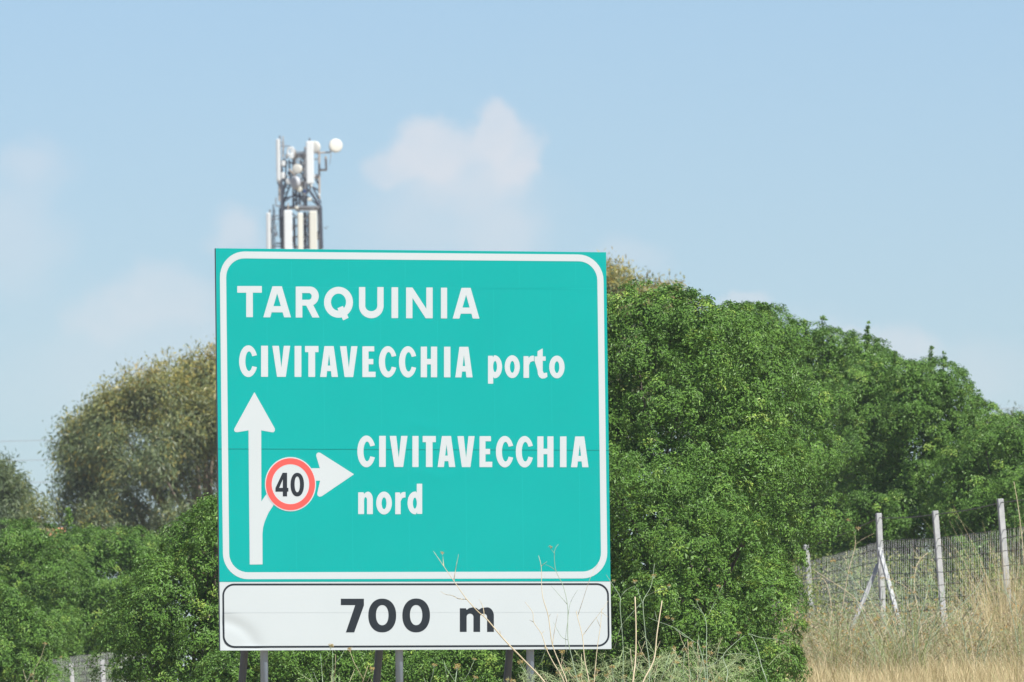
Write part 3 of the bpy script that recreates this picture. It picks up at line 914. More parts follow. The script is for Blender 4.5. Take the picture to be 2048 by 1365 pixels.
# ------------------------------------------------------------------ wire fences
def fence(name, label, posts, width, wires, barbed, verticals, braces=(), vr=.0022, hr=.004):
    """posts: (top px, top py, bottom px, bottom py, Y); wires and barbed: rows of (px, py) at each station with its Y."""
    p0 = posts[len(posts) // 2]
    b = at(p0[2], p0[3], p0[4])
    root = empty(name, (b.x, b.y, gz(b.x, b.y)), label, 'fence')
    for (tx, ty, bx, by, Y) in posts:
        a, c = at(tx, ty, Y), at(bx, by, Y)
        g = gz(c.x, Y)
        if c.z > g:                                       # carry the post down into the ground
            c = a + (c - a) * ((a.z - g + .1) / (a.z - c.z))
        t = (a - c).normalized()
        ex = Vector((1, .25, 0)); ex = (ex - t * ex.dot(t)).normalized(); ey = t.cross(ex)
        m = MB(); m.box((a + c) / 2, width / 2, width / 2, (a - c).length / 2, (ex, ey, t))
        m.build('post', M['concrete'], root, bevel=.008)
    for (tx, ty, bx, by, Y, Y2) in braces:
        a, c = at(tx, ty, Y), at(bx, by, Y2)
        t = (a - c).normalized()
        ex = Vector((1, .25, 0)); ex = (ex - t * ex.dot(t)).normalized(); ey = t.cross(ex)
        m = MB(); m.box((a + c) / 2, width * .38, width * .38, (a - c).length / 2, (ex, ey, t))
        m.build('brace', M['concrete'], root, bevel=.008)
    rng = np.random.default_rng(5)
    for row in barbed:
        m = MB()
        W = []
        for (p, q) in zip(row, row[1:]):
            for k in range(8):
                f = k / 8
                sag = 3.0 * math.sin(math.pi * f)
                W.append(at(p[0] + (q[0] - p[0]) * f, p[1] + (q[1] - p[1]) * f + sag, p[2] + (q[2] - p[2]) * f))
        W.append(at(*row[-1]))
        m.tube(W, .006, 4)
        for u, v in zip(W, W[1:]):
            for k in range(2):
                c = u.lerp(v, rng.random())
                m.tube([c - Vector((.02, 0, .022)), c + Vector((.02, 0, .022))], .0025, 3)
        m.build('barbed_wire', M['wire_dark'], root)
    # woven mesh: level wires with kinks and close uprights
    m = MB()
    grid = []
    for row in wires:
        W = []
        for (p, q) in zip(row, row[1:]):
            for k in range(10):
                f = k / 10
                W.append(at(p[0] + (q[0] - p[0]) * f, p[1] + (q[1] - p[1]) * f + rng.normal(0, .7), p[2] + (q[2] - p[2]) * f))
        W.append(at(*row[-1]))
        m.tube(W, hr, 4, 1)
        grid.append(W)
    top, bot = grid[0], grid[-1]
    for i in range(len(top) - 1):
        for k in range(verticals):
            f = (k + rng.uniform(.35, .65)) / verticals
            col_ = [g[i].lerp(g[i + 1], f) + Vector((rng.normal(0, .003), 0, 0)) for g in grid]
            m.tube(col_, vr, 3, 0, cap=False)
    m.build('wire_mesh', [M['wire'], M['wire_dark']], root)
    return root


def rows(st, n, fr=None):
    """st: stations (px, top py, bottom py, Y) -> n level rows."""
    out = []
    for k in range(n):
        f = k / (n - 1) if fr is None else fr[k]
        out.append([(px, t + (b - t) * f, Y) for px, t, b, Y in st])
    return out


YA, YB, YC, YD, YE = 196, 186, 181, 175, 168
st = [(1545, 1150, 1300, 200), (1620, 1122, 1305, YA), (1690, 1104, 1320, 191), (1762, 1082, 1330, YB), (1875, 1077, 1330, YC), (2006, 1060, 1330, YD), (2140, 1040, 1330, YE)]
fence('wire_fence', 'wire mesh fence on leaning pale concrete posts across the dry slope', [(1612, 1090, 1626, 1275, YA), (1757, 1027, 1769, 1300, YB), (1870, 1022, 1892, 1300, YC), (2000, 998, 2025, 1310, YD), (2136, 972, 2160, 1310, YE)],
      .083, rows(st, 10, [0, .06, .16, .27, .37, .47, .57, .68, .82, 1.0]),
      [[(1530, 1118, 200), (1613, 1095, YA), (1758, 1036, YB), (1871, 1029, YC), (2001, 1006, YD), (2138, 980, YE)]],
      3, [(1759, 1098, 1818, 1318, YB - .12, YB - 2.2), (1757, 1128, 1668, 1340, YB - .1, YB - .6)], vr=.0025, hr=.0048)
stl = [(40, 1330, 1420, 206), (95, 1319, 1420, 204), (250, 1300, 1410, 198), (330, 1292, 1410, 195)]
fence('wire_fence', 'fine wire mesh fence with two short pale posts in front of the lower left shrubs', [(142, 1327, 147, 1420, 204), (204, 1320, 209, 1420, 201)],
      .072, rows(stl, 9), [[(60, 1340, 206.2), (142, 1332, 204.2), (204, 1326, 201.2), (300, 1316, 197.4)]], 9, vr=.0022, hr=.003)

# ------------------------------------------------------------------ dry grass, brush, undergrowth
def blades(name, n, region, hgt, wid, material, seed, tint, splay=.35, kind_label=None, curl=.35, z0=0.0, seg=3, where=None):
    rng = np.random.default_rng(seed)
    xa, xb, ya, yb = region
    y = rng.uniform(ya, yb, n)
    px = rng.uniform(xa, xb, n)
    x = (px - 1024) / F * y
    if where is not None:
        k = where(px, y, rng)
        x, y, px = x[k], y[k], px[k]
    n = len(x)
    z = ground(x, y) + z0 * rng.random(n)
    cl = .55 + .3 * np.sin(x * 2.3 + y * .7 + seed) + .25 * np.sin(x * 5.1 - y * 1.3) + .2 * np.sin(x * 9.7 + y * 2.9)
    h = hgt * rng.uniform(.3, 1.2, n) * np.clip(cl, .3, 1.3)
    a = rng.uniform(0, 2 * math.pi, n)
    lean = np.stack([np.cos(a), np.sin(a), np.zeros(n)], 1) * (splay * rng.uniform(.1, 1.3, n))[:, None]
    P0 = np.stack([x, y, z - .02], 1)
    wd = np.stack([np.cos(a + 1.2), np.sin(a + 1.2) * .3, np.zeros(n)], 1) * (wid * rng.uniform(.6, 1.3, n))[:, None] * .5
    rings = []
    for k in range(seg + 1):
        t = k / seg
        p = P0 + np.array([0, 0, 1.0]) * (h * (t - .18 * curl * t * t))[:, None] + lean * (h * (t * .6 + curl * t * t))[:, None]
        w = wd * (1 - .82 * t)
        rings.append(p - w); rings.append(p + w)
    V = np.stack(rings, 1).reshape(-1, 3)
    per = 2 * (seg + 1)
    base = np.arange(n)[:, None] * per
    Q = np.concatenate([base + np.array([2 * k, 2 * k + 1, 2 * k + 3, 2 * k + 2]) for k in range(seg)], 0)
    T = np.tile(np.clip(tint(rng, n), 0, 1), seg)
    o = link(name, mesh_np(name, V, Q, M[material], tint=T))
    tag(o, kind_label, 'grass' if 'grass' in name else 'undergrowth', kind='stuff')
    return o


def leafy(name, n, region, size, hmax, material, seed, tint, label, aspect=.4, where=None):
    rng = np.random.default_rng(seed)
    xa, xb, ya, yb = region
    y = rng.uniform(ya, yb, n); px = rng.uniform(xa, xb, n)
    x = (px - 1024) / F * y
    cl = np.clip(.5 + .5 * np.sin(x * 3.1 + y * .9) + .4 * np.sin(x * 7.3 - y * 1.7), .15, 1)
    P = np.stack([x, y, ground(x, y) + hmax * cl * rng.random(n) ** .8], 1)
    V, Q = leaves(P, unit(rng.normal(0, 1, (n, 3)) + np.array([0, 0, .6])), np.tile([0, -.5, .8], (n, 1)), size * rng.uniform(.5, 1.4, n), aspect, rng)
    o = link(name, mesh_np(name, V, Q, M[material], tint=np.clip(tint(rng, n), 0, 1)))
    tag(o, label, 'undergrowth', kind='stuff')
    return o


blades('dry_grass', 60000, (1380, 2120, 132, 172), .40, .0075, 'dry_blade', 61, lambda r, n: r.normal(.5, .27, n) , .6,
       'pale straw coloured dry grass at the foot of the slope')
blades('dry_brush', 30000, (1530, 2120, 158, 186), 1.0, .007, 'brush', 62, lambda r, n: r.normal(.4, .33, n), 1.0,
       'tangled brown dry brush around the foot of the wire fence', curl=1.1)
leafy('dry_undergrowth', 42000, (1530, 2120, 160, 186), .040, 1.0, 'brush', 63, lambda r, n: r.normal(.5, .35, n), 'small dead leaves and seed heads caught in the brown brush')
leafy('green_undergrowth', 48000, (1560, 2140, 188, 201), .055, 1.95, 'under_leaf', 64, lambda r, n: r.normal(.42, .25, n), 'yellow green scrub growing right behind the fence mesh')
blades('tall_dry_grass', 9000, (1900, 2140, 164, 174), 1.75, .0075, 'dry_blade', 66, lambda r, n: r.normal(.48, .26, n), .5,
       'tall straw coloured grass climbing in front of the fence at the right border', curl=.5, where=lambda px, y, r: r.random(len(px)) < np.clip((px - 1900) / 130, 0, 1))
blades('weed_blades', 5000, (1540, 2120, 158, 180), .95, .010, 'under_leaf', 67, lambda r, n: r.normal(.2, .2, n), .6,
       'grey green weeds standing in the dry brush before the fence', curl=.5)
blades('bank_grass', 9000, (100, 1500, 104, 122), .26, .009, 'dry_blade', 65, lambda r, n: r.normal(.6, .25, n), .5, 'sparse dry grass on the bank round the sign posts')


# ------------------------------------------------------------------ fennel and dry stalks in front of the sign
def umbel_mb(mb, fl, tip, dirn, size, rng, flower=True):
    d = Vector(dirn).normalized()
    for k in range(9):
        a = 2 * math.pi * k / 9 + rng.uniform(-.3, .3)
        o = d.orthogonal().normalized()
        side = (Matrix.Rotation(a, 3, d) @ o) * (size * rng.uniform(.25, .55)) + d * (size * rng.uniform(.6, 1.0))
        e = Vector(tip) + side
        mb.tube([tip, e], [.0014, .0008], 3, cap=False)
        if flower:
            for j in range(4):
                c = e + Vector(rng.normal(0, size * .13, 3))
                s = size * .11
                fl.poly([c + Vector((s, 0, 0)), c + Vector((-s, 0, 0)), c + Vector((0, s, 0)), c + Vector((0, -s, 0)), c + Vector((0, 0, s)), c + Vector((0, 0, -s * .6))],
                        [(0, 2, 4), (2, 1, 4), (1, 3, 4), (3, 0, 4), (2, 0, 5), (1, 2, 5), (3, 1, 5), (0, 3, 5)])


def smooth_px(pts, n=4):
    out = []
    for i in range(len(pts) - 1):
        p0, p1, p2, p3 = pts[max(i - 1, 0)], pts[i], pts[i + 1], pts[min(i + 2, len(pts) - 1)]
        for k in range(n):
            t = k / n
            out.append(tuple(.5 * (2 * b + (c - a) * t + (2 * a - 5 * b + 4 * c - d) * t * t + (-a + 3 * b - 3 * c + d) * t ** 3) for a, b, c, d in zip(p0, p1, p2, p3)))
    return out + [pts[-1]]


def Z8(*pts):   # measured on an enlarged crop of the photo: crop corner (820, 1080), scale 3.938
    return [(820 + x / 3.938, 1080 + y / 3.938) for x, y in pts]


def Z6(*pts):
    return [(1200 + x / 3.74, 1000 + y / 3.74) for x, y in pts]


def stalk(label, Y, main, r0, branches=(), m='stalk_dry', umbels=(), seed=0, group=None, lean=.35, r1=.0022):
    """One measured stalk: main line from root to tip, side branches, flower heads at given tips."""
    rng = np.random.default_rng(seed + 900)
    mp = smooth_px(main)
    W = [at(px, py, Y + lean * (i / len(mp)) - .1) for i, (px, py) in enumerate(mp)]
    g0 = W[0]; gx = g0.x - (W[1].x - g0.x) * .6
    foot = Vector((gx, g0.y - .05, gz(gx, g0.y)))
    root = empty('fennel_stalk', foot, label, 'plant', group)
    mb = MB()
    W = [foot - Vector((0, 0, .03)), foot.lerp(g0, .5) + Vector((0, 0, .02))] + W
    mb.tube(W, list(np.linspace(r0 * .75, r1 * .8, len(W))), 6)
    mb.build('stem', M[m], root, smooth=True)
    for br in branches:
        b = MB(); bp = smooth_px(br)
        b.tube([at(px, py, Y + lean * .6 - .05 + .1 * rng.random()) for px, py in bp], list(np.linspace(max(r0 * .42, .0028), .0012, len(bp))), 5)
        b.build('branch', M[m], root, smooth=True)
    for (px, py, sz) in umbels:
        s_, f_ = MB(), MB()
        tip = at(px, py, Y + lean * .6)
        umbel_mb(s_, f_, tip, (rng.normal(0, .3), rng.normal(0, .3), 1), sz, rng)
        s_.v, off = s_.v, len(s_.v)
        s_.f += [tuple(i + off for i in f) for f in f_.f]; s_.v += f_.v; s_.m += [1] * len(f_.f)
        s_.build('flower_head', [M[m], M['umbel']], root)
    return root


def B(x, y, *rest):  # root below the frame, then the measured points
    return [(x, y)] + list(rest)


stalk('thick straw stalk leaning left across the letter m of the 700 m panel', 111.0, B(1118, 1420, *Z8((1060, 1122), (900, 950), (745, 790), (600, 620), (540, 570), (440, 460), (360, 345), (260, 200), (185, 90))), .0115,
      [Z8((345, 325), (362, 215), (383, 115)), Z8((445, 468), (385, 465), (335, 440), (280, 430), (240, 405)), Z8((583, 595), (575, 530), (545, 468)), Z8((715, 760), (705, 710)), Z8((265, 205), (258, 130))], seed=1, umbels=[(885, 1111, .03)])
stalk('pale stalk climbing to a forked tip over the lower white border of the sign', 111.4, B(1142, 1420, *Z8((1235, 1122), (1180, 980), (1120, 820), (1090, 605), (1050, 470), (1037, 370), (1033, 210), (1012, 125))), .0085,
      [Z8((1033, 210), (1055, 190), (1078, 172)), Z8((1090, 607), (1108, 585)), Z8((1122, 825), (1140, 700), (1165, 580))], seed=2)
stalk('thin arched straw stalk just right of the letter m', 111.2, B(1140, 1425, *Z8((1215, 1122), (1130, 970), (1075, 860), (1035, 740), (975, 650), (965, 570), (905, 490))), .0075, [Z8((1037, 740), (1060, 715)), Z8((975, 650), (940, 630))], seed=3)
stalk('stalk forking into a wide V before the right end of the distance panel', 110.8, B(1184, 1425, *Z8((1410, 1122), (1375, 940), (1358, 760), (1318, 605), (1310, 560))), .0075,
      [Z8((1358, 758), (1430, 660), (1500, 570), (1560, 482)), Z8((1320, 602), (1340, 540), (1365, 465), (1420, 300), (1480, 190))], seed=4, r1=.003)
stalk('straight straw stalk rising beside the right end of the distance panel', 111.3, B(1186, 1425, *Z8((1450, 1122), (1475, 850), (1500, 680), (1510, 540))), .0065, [Z8((1500, 690), (1465, 610)), Z8((1508, 570), (1560, 610))], seed=5)
stalk('bluish green forked stalk reaching highest over the lower right sign border', 111.9, B(1180, 1425, *Z8((1320, 1110), (1280, 950), (1245, 790), (1243, 650), (1240, 510), (1205, 360), (1148, 240), (1138, 90), (1170, 35))), .0055,
      [Z8((1243, 645), (1250, 560), (1270, 480), (1320, 395)), Z8((1240, 510), (1180, 440), (1110, 362)), Z8((1150, 242), (1110, 215), (1065, 195)), Z8((1140, 110), (1112, 75)), Z8((1243, 640), (1225, 780), (1235, 900)), Z8((1245, 790), (1190, 760), (1130, 650))], m='stalk_green', seed=6, umbels=[(1101, 1099, .03)])
stalk('thick broken straw stalk upright beside the sign corner', 110.4, B(1262, 1425, *Z8((1755, 1122), (1775, 950), (1780, 720), (1772, 450))), .0112, seed=7, r1=.007)
stalk('thick broken straw stalk leaning right in front of the dark shrub hollow', 110.2, B(1270, 1425, *Z8((1835, 1122), (1920, 950), (1945, 740), (1985, 480))), .0112, seed=8, r1=.006)
stalk('tall green stalk with forked top and ochre flower heads beside the sign corner', 111.6, B(1296, 1425, *Z8((1885, 1000), (1860, 800), (1835, 520), (1850, 452), (1900, 360), (1925, 190))), .0058,
      [Z8((1837, 520), (1810, 440), (1770, 365)), Z8((1850, 450), (1960, 395), (2045, 385)), Z8((1820, 500), (1720, 610), (1660, 690), (1610, 860)), Z8((1795, 440), (1800, 385))], m='stalk_green', seed=9, umbels=[(1308, 1157, .035), (1270, 1168, .035), (1338, 1176, .03)])
stalk('green stalk forked like a Y against the right edge of the sign', 112.2, B(1243, 1425, *Z8((1680, 900), (1655, 540), (1655, 455), (1600, 360), (1545, 275))), .005, [Z8((1655, 455), (1700, 400), (1768, 360))], m='stalk_green', seed=10, umbels=[(1269, 1168, .03), (1228, 1166, .025)])
stalk('pale green stalk with a right leaning branch in the shrub foot', 112.0, B(1414, 1425, *Z6((802, 1340), (795, 1100), (797, 950), (770, 850), (690, 790))), .006, [Z6((808, 870), (860, 760), (920, 640)), Z6((770, 850), (740, 800), (725, 765))], m='stalk_green', seed=11, umbels=[(1436, 1178, .035), (1395, 1205, .03)])
stalk('grey green stalk standing at the border of shrub and dry slope', 113.5, B(1552, 1425, *Z6((1245, 1350), (1210, 1250), (1175, 1110), (1140, 1030), (1110, 1000))), .007, [Z6((1115, 1000), (1200, 1030), (1330, 1045), (1410, 1080))], m='stalk_green', seed=12)
stalk('stalk with long arms spread sideways low in front of the shrub', 111.5, B(1452, 1425, *Z6((945, 1365), (955, 1280), (920, 1170), (1000, 1080), (1080, 1015))), .0062, [Z6((925, 1165), (1030, 1150), (1150, 1170), (1240, 1210)), Z6((955, 1275), (1010, 1200), (1080, 1140)), Z6((920, 1170), (860, 1220), (780, 1260), (640, 1280))], m='stalk_green', seed=13, umbels=[(1478, 1272, .035), (1420, 1312, .04)])
stalk('grey stalk crossing low from the sign foot up to the shrub', 112.4, B(1400, 1425, *Z6((790, 1340), (740, 1090), (700, 1060), (560, 960), (430, 910), (360, 880))), .005, [Z6((430, 915), (410, 830)), Z6((560, 965), (660, 1030), (720, 920)), Z6((740, 1085), (735, 990))], m='stalk_green', seed=14, umbels=[(1333, 1240, .035), (1346, 1243, .03)])


def fennel(label, px, Y, h, seed, group, dry=.3, stems=4, fronds=26, spread=.25, umbels=4, base_off=0.0, thick=1.0):
    rng = np.random.default_rng(seed)
    x = (px - 1024) / F * Y
    foot = Vector((x, Y, gz(x, Y)))
    root = empty('wild_fennel', foot, label, 'plant', group)
    nu = 0
    for s in range(stems):
        dry_s = rng.random() < dry
        mm = 'stalk_dry' if dry_s else 'stalk_green'
        ln = Vector((rng.normal(0, spread), rng.normal(0, spread * .6), 1)).normalized()
        hh = h * rng.uniform(.6, 1.05)
        pts = []
        p = foot + Vector((rng.normal(0, .05), rng.normal(0, .05), -.02))
        for k in range(8):
            pts.append(p.copy())
            p = p + ln * (hh / 7)
            ln = (ln + Vector((rng.normal(0, .07), rng.normal(0, .05), .02))).normalized()
        mb = MB()
        mb.tube(pts, list(np.linspace(.0058, .0018, 8) * thick), 5)
        tips = [(pts[-1], ln)]
        for k in range(3, 7):
            if rng.random() < .75:
                d = (ln + Vector((rng.choice([-1, 1]) * rng.uniform(.4, 1.1), rng.normal(0, .4), .1))).normalized()
                ll = hh * rng.uniform(.12, .3)
                e = pts[k] + d * ll
                e2 = e + (d + Vector((0, 0, .6))).normalized() * ll * .5
                mb.tube([pts[k], e, e2], [.003 * thick, .002 * thick, .0011 * thick], 4)
                tips.append((e2, d))
        mb.build('stem', M[mm], root, smooth=True)
        for (tp, d) in tips:
            if rng.random() < umbels / 5 and nu < 60:
                a, b = MB(), MB()
                umbel_mb(a, b, tp, (d.x * .5, d.y * .5, 1), rng.uniform(.03, .05), rng)
                off = len(a.v)
                a.f += [tuple(i + off for i in f) for f in b.f]; a.v += b.v; a.m += [1] * len(b.f)
                a.build('flower_head', [M[mm], M['umbel']], root)
                nu += 1
    if fronds:
        mb = MB()
        for k in range(fronds):
            z = h * .8 * rng.random() ** .8
            o = foot + Vector((rng.normal(0, spread * z * .7 + .03), rng.normal(0, .08), z))
            d = Vector((rng.normal(0, 1), rng.normal(0, .7), rng.uniform(.1, 1.0))).normalized()
            ln_ = rng.uniform(.14, .34)
            e = o + d * ln_ - Vector((0, 0, .03))
            mb.tube([o, o.lerp(e, .5) + Vector((0, 0, .02)), e], [.0022, .0016, .001], 3, cap=False)
            for j in range(16):
                f = .25 + .75 * rng.random()
                c = o.lerp(e, f)
                q = (d * .6 + Vector(rng.normal(0, .7, 3))).normalized() * rng.uniform(.03, .09)
                mb.tube([c, c + q], [.0013, .0008], 3, cap=False)
        mb.build('fronds', M['frond'], root)
    return root


G_F = 'wild fennel clumps at the foot of the sign'
for i, (px, Y, h, sp, lab) in enumerate([
        (1075, 112.6, .95, .30, 'feathery green fennel clump at the foot of the right sign post'),
        (1150, 112.9, 1.15, .32, 'feathery fennel clump under the right end of the distance panel'),
        (1225, 112.2, 1.15, .30, 'fennel clump with ochre heads under the lower right sign corner'),
        (1300, 112.6, 1.10, .34, 'fennel clump between the two thick broken straw stalks and the shrub'),
        (1370, 113.0, 1.05, .36, 'wide green fennel clump in front of the dark foot of the shrub'),
        (1450, 113.2, .95, .34, 'fennel clump near the border of shrub and dry slope')]):
    fennel(lab, px, Y, h, 300 + i, G_F, dry=.3, stems=6, fronds=95, spread=sp, umbels=2)
for i, (px, Y, h, lab) in enumerate([
        (880, 113.2, .95, 'thin dry fennel with a brown head between the middle and right sign posts'),
        (640, 113.4, 1.05, 'thin green fennel stems between the left and middle sign posts'),
        (690, 113.6, .9, 'short fennel stems close to the left of the middle sign post'),
        (1000, 112.8, .9, 'short fennel stems close to the left of the right sign post')]):
    fennel(lab, px, Y, h, 340 + i, 'thin fennel stems between the sign posts', dry=.35, stems=3, fronds=8, spread=.12, umbels=2)
for i, (px, Y, h, sp, st_, lab) in enumerate([
        (1815, 163, 1.55, .26, 8, 'tall green fennel leaning left before the braced fence post'),
        (1870, 168, 1.45, .18, 4, 'fennel with a forked straw top between the braced post and the next post'),
        (1940, 160, 1.2, .3, 5, 'fennel with a long right leaning green stem before the second last post'),
        (1700, 168, 1.15, .3, 6, 'sprawling fennel with ochre heads left of the braced post'),
        (1655, 172, 1.0, .3, 4, 'low dry fennel beside the lowest fence post'),
        (2035, 164, 1.7, .12, 3, 'tall thin dry fennel at the right border by the last post'),
        (1760, 160, .9, .25, 4, 'short bluish fennel at the foot of the slope below the braced post')]):
    fennel(lab, px, Y, h, 360 + i, 'fennel scattered over the dry slope', dry=.45, stems=st_, fronds=14, spread=sp, umbels=2, thick=1.7)
for i, (px, Y, h, lab) in enumerate([(60, 172, 1.35, 'thin yellow stalked fennel in the lower left corner'), (112, 174, 1.25, 'thin dry fennel beside the left end of the fine mesh fence')]):
    fennel(lab, px, Y, h, 380 + i, None, dry=.8, stems=3, fronds=4, spread=.14, umbels=2)


def Z7(*pts):
    return [(1548 + x / 3.29, 950 + y / 3.29) for x, y in pts]


stalk('tall forked straw stalk standing between the braced post and the next fence post', 166, Z7((985, 1180), (975, 1080), (960, 950), (925, 770), (930, 630), (960, 560), (1010, 515)), .011,
      [Z7((925, 780), (830, 715), (730, 680), (640, 655)), Z7((960, 560), (915, 490)), Z7((930, 630), (895, 590))], seed=31, r1=.005)
stalk('green stalk leaning left across the left brace to an ochre flower head', 164, Z7((870, 1300), (780, 1080), (700, 920), (610, 790), (520, 690), (440, 620), (395, 600)), .011, [Z7((610, 800), (560, 800), (500, 765)), Z7((520, 690), (500, 640), (480, 610))], m='stalk_green', seed=32, umbels=[(1666, 1131, .07), (1699, 1153, .06)], r1=.004)
stalk('straw stalk leaning left lowest across the left brace', 163, Z7((830, 1320), (740, 1130), (640, 960), (540, 820), (430, 735), (250, 620)), .0105, [Z7((640, 960), (690, 930), (725, 860)), Z7((540, 820), (480, 800), (410, 770))], seed=33, umbels=[(1753, 1250, .09), (1723, 1190, .05)], r1=.004)
stalk('bluish green stalk bundle shoot rising steeply at the foot of the left brace', 162, Z7((780, 1330), (700, 1180), (640, 1060), (590, 920), (545, 830), (500, 640)), .011, [Z7((640, 1060), (600, 1010), (540, 960))], m='stalk_green', seed=34, r1=.004)
stalk('long green stalk bent right between the last two fence posts', 164, Z7((1000, 1200), (1050, 1060), (1150, 930), (1270, 820), (1350, 720), (1385, 640)), .009, [Z7((1150, 930), (1090, 880), (1060, 800))], m='stalk_green', seed=35, r1=.004)
stalk('reddish low stalk slanting right before the second last fence post', 165, Z7((930, 1160), (975, 985), (1060, 925), (1150, 865)), .009, [Z7((975, 985), (990, 900))], seed=36, umbels=[(1844, 1247, .05)], r1=.004)
stalk('thin straw stalk reaching above the mesh at the right border', 163, Z7((1660, 900), (1650, 640), (1630, 400), (1605, 200), (1578, 45)), .009, [Z7((1630, 400), (1660, 300))], seed=37, r1=.004)
stalk('forked stalk with brown tips above the mesh left of the braced post', 168, Z7((420, 1150), (450, 880), (490, 640), (535, 460), (520, 360), (490, 310)), .008, [Z7((535, 460), (580, 425), (640, 395), (662, 384)), Z7((490, 640), (470, 560), (440, 530))], seed=38, umbels=[(1697, 1045, .05), (1717, 1062, .05)], r1=.004)
stalk('stalk with a nearly level arm before the lowest fence post', 167, Z7((360, 1240), (362, 1020), (378, 880), (330, 690), (200, 700), (110, 722)), .008, [Z7((362, 1020), (250, 960), (160, 925))], seed=39, umbels=[(1618, 1252, .06)], r1=.004)

# ------------------------------------------------------------------ telecom tower
TY = 690.0
TS = TY / F


def tw(x, y, dy=0.0):   # point of the tower measured on an enlarged crop: corner (500, 260), scale 5.459
    return at(500 + x / 5.459, 260 + y / 5.459, TY + dy)


tb_ = tw(560, 1290)
TOWER = empty('telecom_tower', (tb_.x, TY, gz(tb_.x, TY)), 'lattice telecom tower crowded with white panel antennas and dishes, rising behind the sign', 'tower')
k_ = TS / 5.459         # metres per crop pixel


def tower_post(mb, x0, y0, x1_, y1_, r, dy=0.0, sides=6, mi=0):
    mb.tube([tw(x0, y0, dy), tw(x1_, y1_, dy)], r, sides, mi)


# lattice mast, four legs down to the ground
mb = MB()
legs = []
for (xt, dy) in ((372, -1.2), (760, -1.2), (372, 1.4), (745, 1.4)):
    t = tw(xt, 840, dy); b_ = Vector((t.x + (t.x - tb_.x) * .7, t.y + dy * .7, TOWER.location.z - .1))
    legs.append((t, b_)); mb.tube([t, b_], [.06, .11], 8)
for (i, j) in ((0, 1), (2, 3), (0, 2), (1, 3)):
    nseg = 22
    for q in range(nseg):
        f0, f1 = q / nseg, (q + 1) / nseg
        a0, a1 = legs[i][0].lerp(legs[i][1], f0), legs[i][0].lerp(legs[i][1], f1)
        c0, c1 = legs[j][0].lerp(legs[j][1], f0), legs[j][0].lerp(legs[j][1], f1)
        mb.tube([a0, c1], .038, 5); mb.tube([c0, a1], .038, 5); mb.tube([a0, c0], .045, 5)
mb.build('lattice_mast', M['t_grey'], TOWER)
mb = MB()     # upper mast section
for x, dy in ((470, -.5), (600, -.5), (470, .6), (600, .6)):
    tower_post(mb, x, 210, x, 840, .05, dy)
for q in range(9):
    y0, y1 = 240 + q * 66, 306 + q * 66
    for dy in (-.5, .6):
        tower_post(mb, 470, y0, 600, y1, .026, dy, 4); tower_post(mb, 600, y0, 470, y1, .026, dy, 4); tower_post(mb, 470, y0, 600, y0, .03, dy, 4)
    mb.tube([tw(470, y0, -.5), tw(470, y0, .6)], .026, 4); mb.tube([tw(600, y0, -.5), tw(600, y0, .6)], .026, 4)
mb.build('upper_mast', M['t_grey'], TOWER)
mb = MB()
for (x0, y0, x1_, y1_, r, dy) in ((345, 560, 345, 1300, .07, -1.6), (330, 850, 335, 1180, .07, -.6), (358, 600, 352, 1290, .06, -.2), (772, 840, 785, 1300, .08, -1.6), (762, 860, 770, 1300, .06, -.3), (640, 650, 772, 840, .08, -.8), (690, 640, 776, 800, .05, -.5),
                                  (400, 590, 345, 720, .05, -.5), (300, 570, 345, 660, .045, -1.2), (440, 600, 350, 840, .05, .2), (345, 760, 480, 720, .05, -.7), (480, 720, 640, 735, .06, -.6), (640, 735, 772, 850, .05, .4),
                                  (470, 560, 480, 830, .05, .2), (500, 640, 510, 830, .06, -.2), (540, 600, 540, 820, .05, -.7), (600, 560, 610, 830, .09, -.4), (620, 300, 625, 700, .06, .3), (590, 290, 590, 640, .05, .4),
                                  (350, 330, 345, 620, .05, .2), (400, 340, 370, 700, .04, .4), (425, 330, 440, 520, .05, 0), (480, 300, 470, 480, .04, .2), (600, 900, 605, 1300, .10, .2), (640, 900, 640, 1300, .06, .6), (480, 960, 490, 1300, .07, 0), (700, 500, 745, 590, .05, .3), (640, 600, 745, 660, .05, .2)):
    tower_post(mb, x0, y0, x1_, y1_, r, dy)
trng = np.random.default_rng(77)
for q in range(34):
    x0, y0 = trng.uniform(345, 620), trng.uniform(300, 800)
    tower_post(mb, x0, y0, x0 + trng.uniform(-60, 60), y0 + trng.uniform(30, 130), trng.uniform(.025, .05), trng.uniform(-1.3, .8), 4)
mb.build('cables', M['t_dark'], TOWER)
mb = MB()     # working platform between the two antenna tiers
c = tw(630, 858); mb.box(c, 135 * k_, 1.3, 14 * k_)
mb.box(tw(640, 840, -1.4), 95 * k_, .04, 9 * k_); mb.box(tw(640, 878, -1.4), 95 * k_, .04, 7 * k_)
c = tw(430, 850); mb.box(c, 70 * k_, .9, 10 * k_)
mb.build('platform', M['t_grey'], TOWER)
mb = MB()
ring = [tw(555 + 55 * math.cos(a), 287 + 6 * math.sin(a), 1.2 * math.sin(a)) for a in np.linspace(0, 2 * math.pi, 17)]
mb.tube(ring, .05, 5)
ring = [tw(555 + 55 * math.cos(a), 265 + 6 * math.sin(a), 1.2 * math.sin(a)) for a in np.linspace(0, 2 * math.pi, 17)]
mb.tube(ring, .05, 5)
for a in np.linspace(0, 2 * math.pi, 9)[:-1]:
    mb.tube([tw(555 + 55 * math.cos(a), 262, 1.2 * math.sin(a)), tw(555 + 55 * math.cos(a), 330, 1.2 * math.sin(a))], .025, 4)
mb.build('top_railing', M['t_grey'], TOWER)
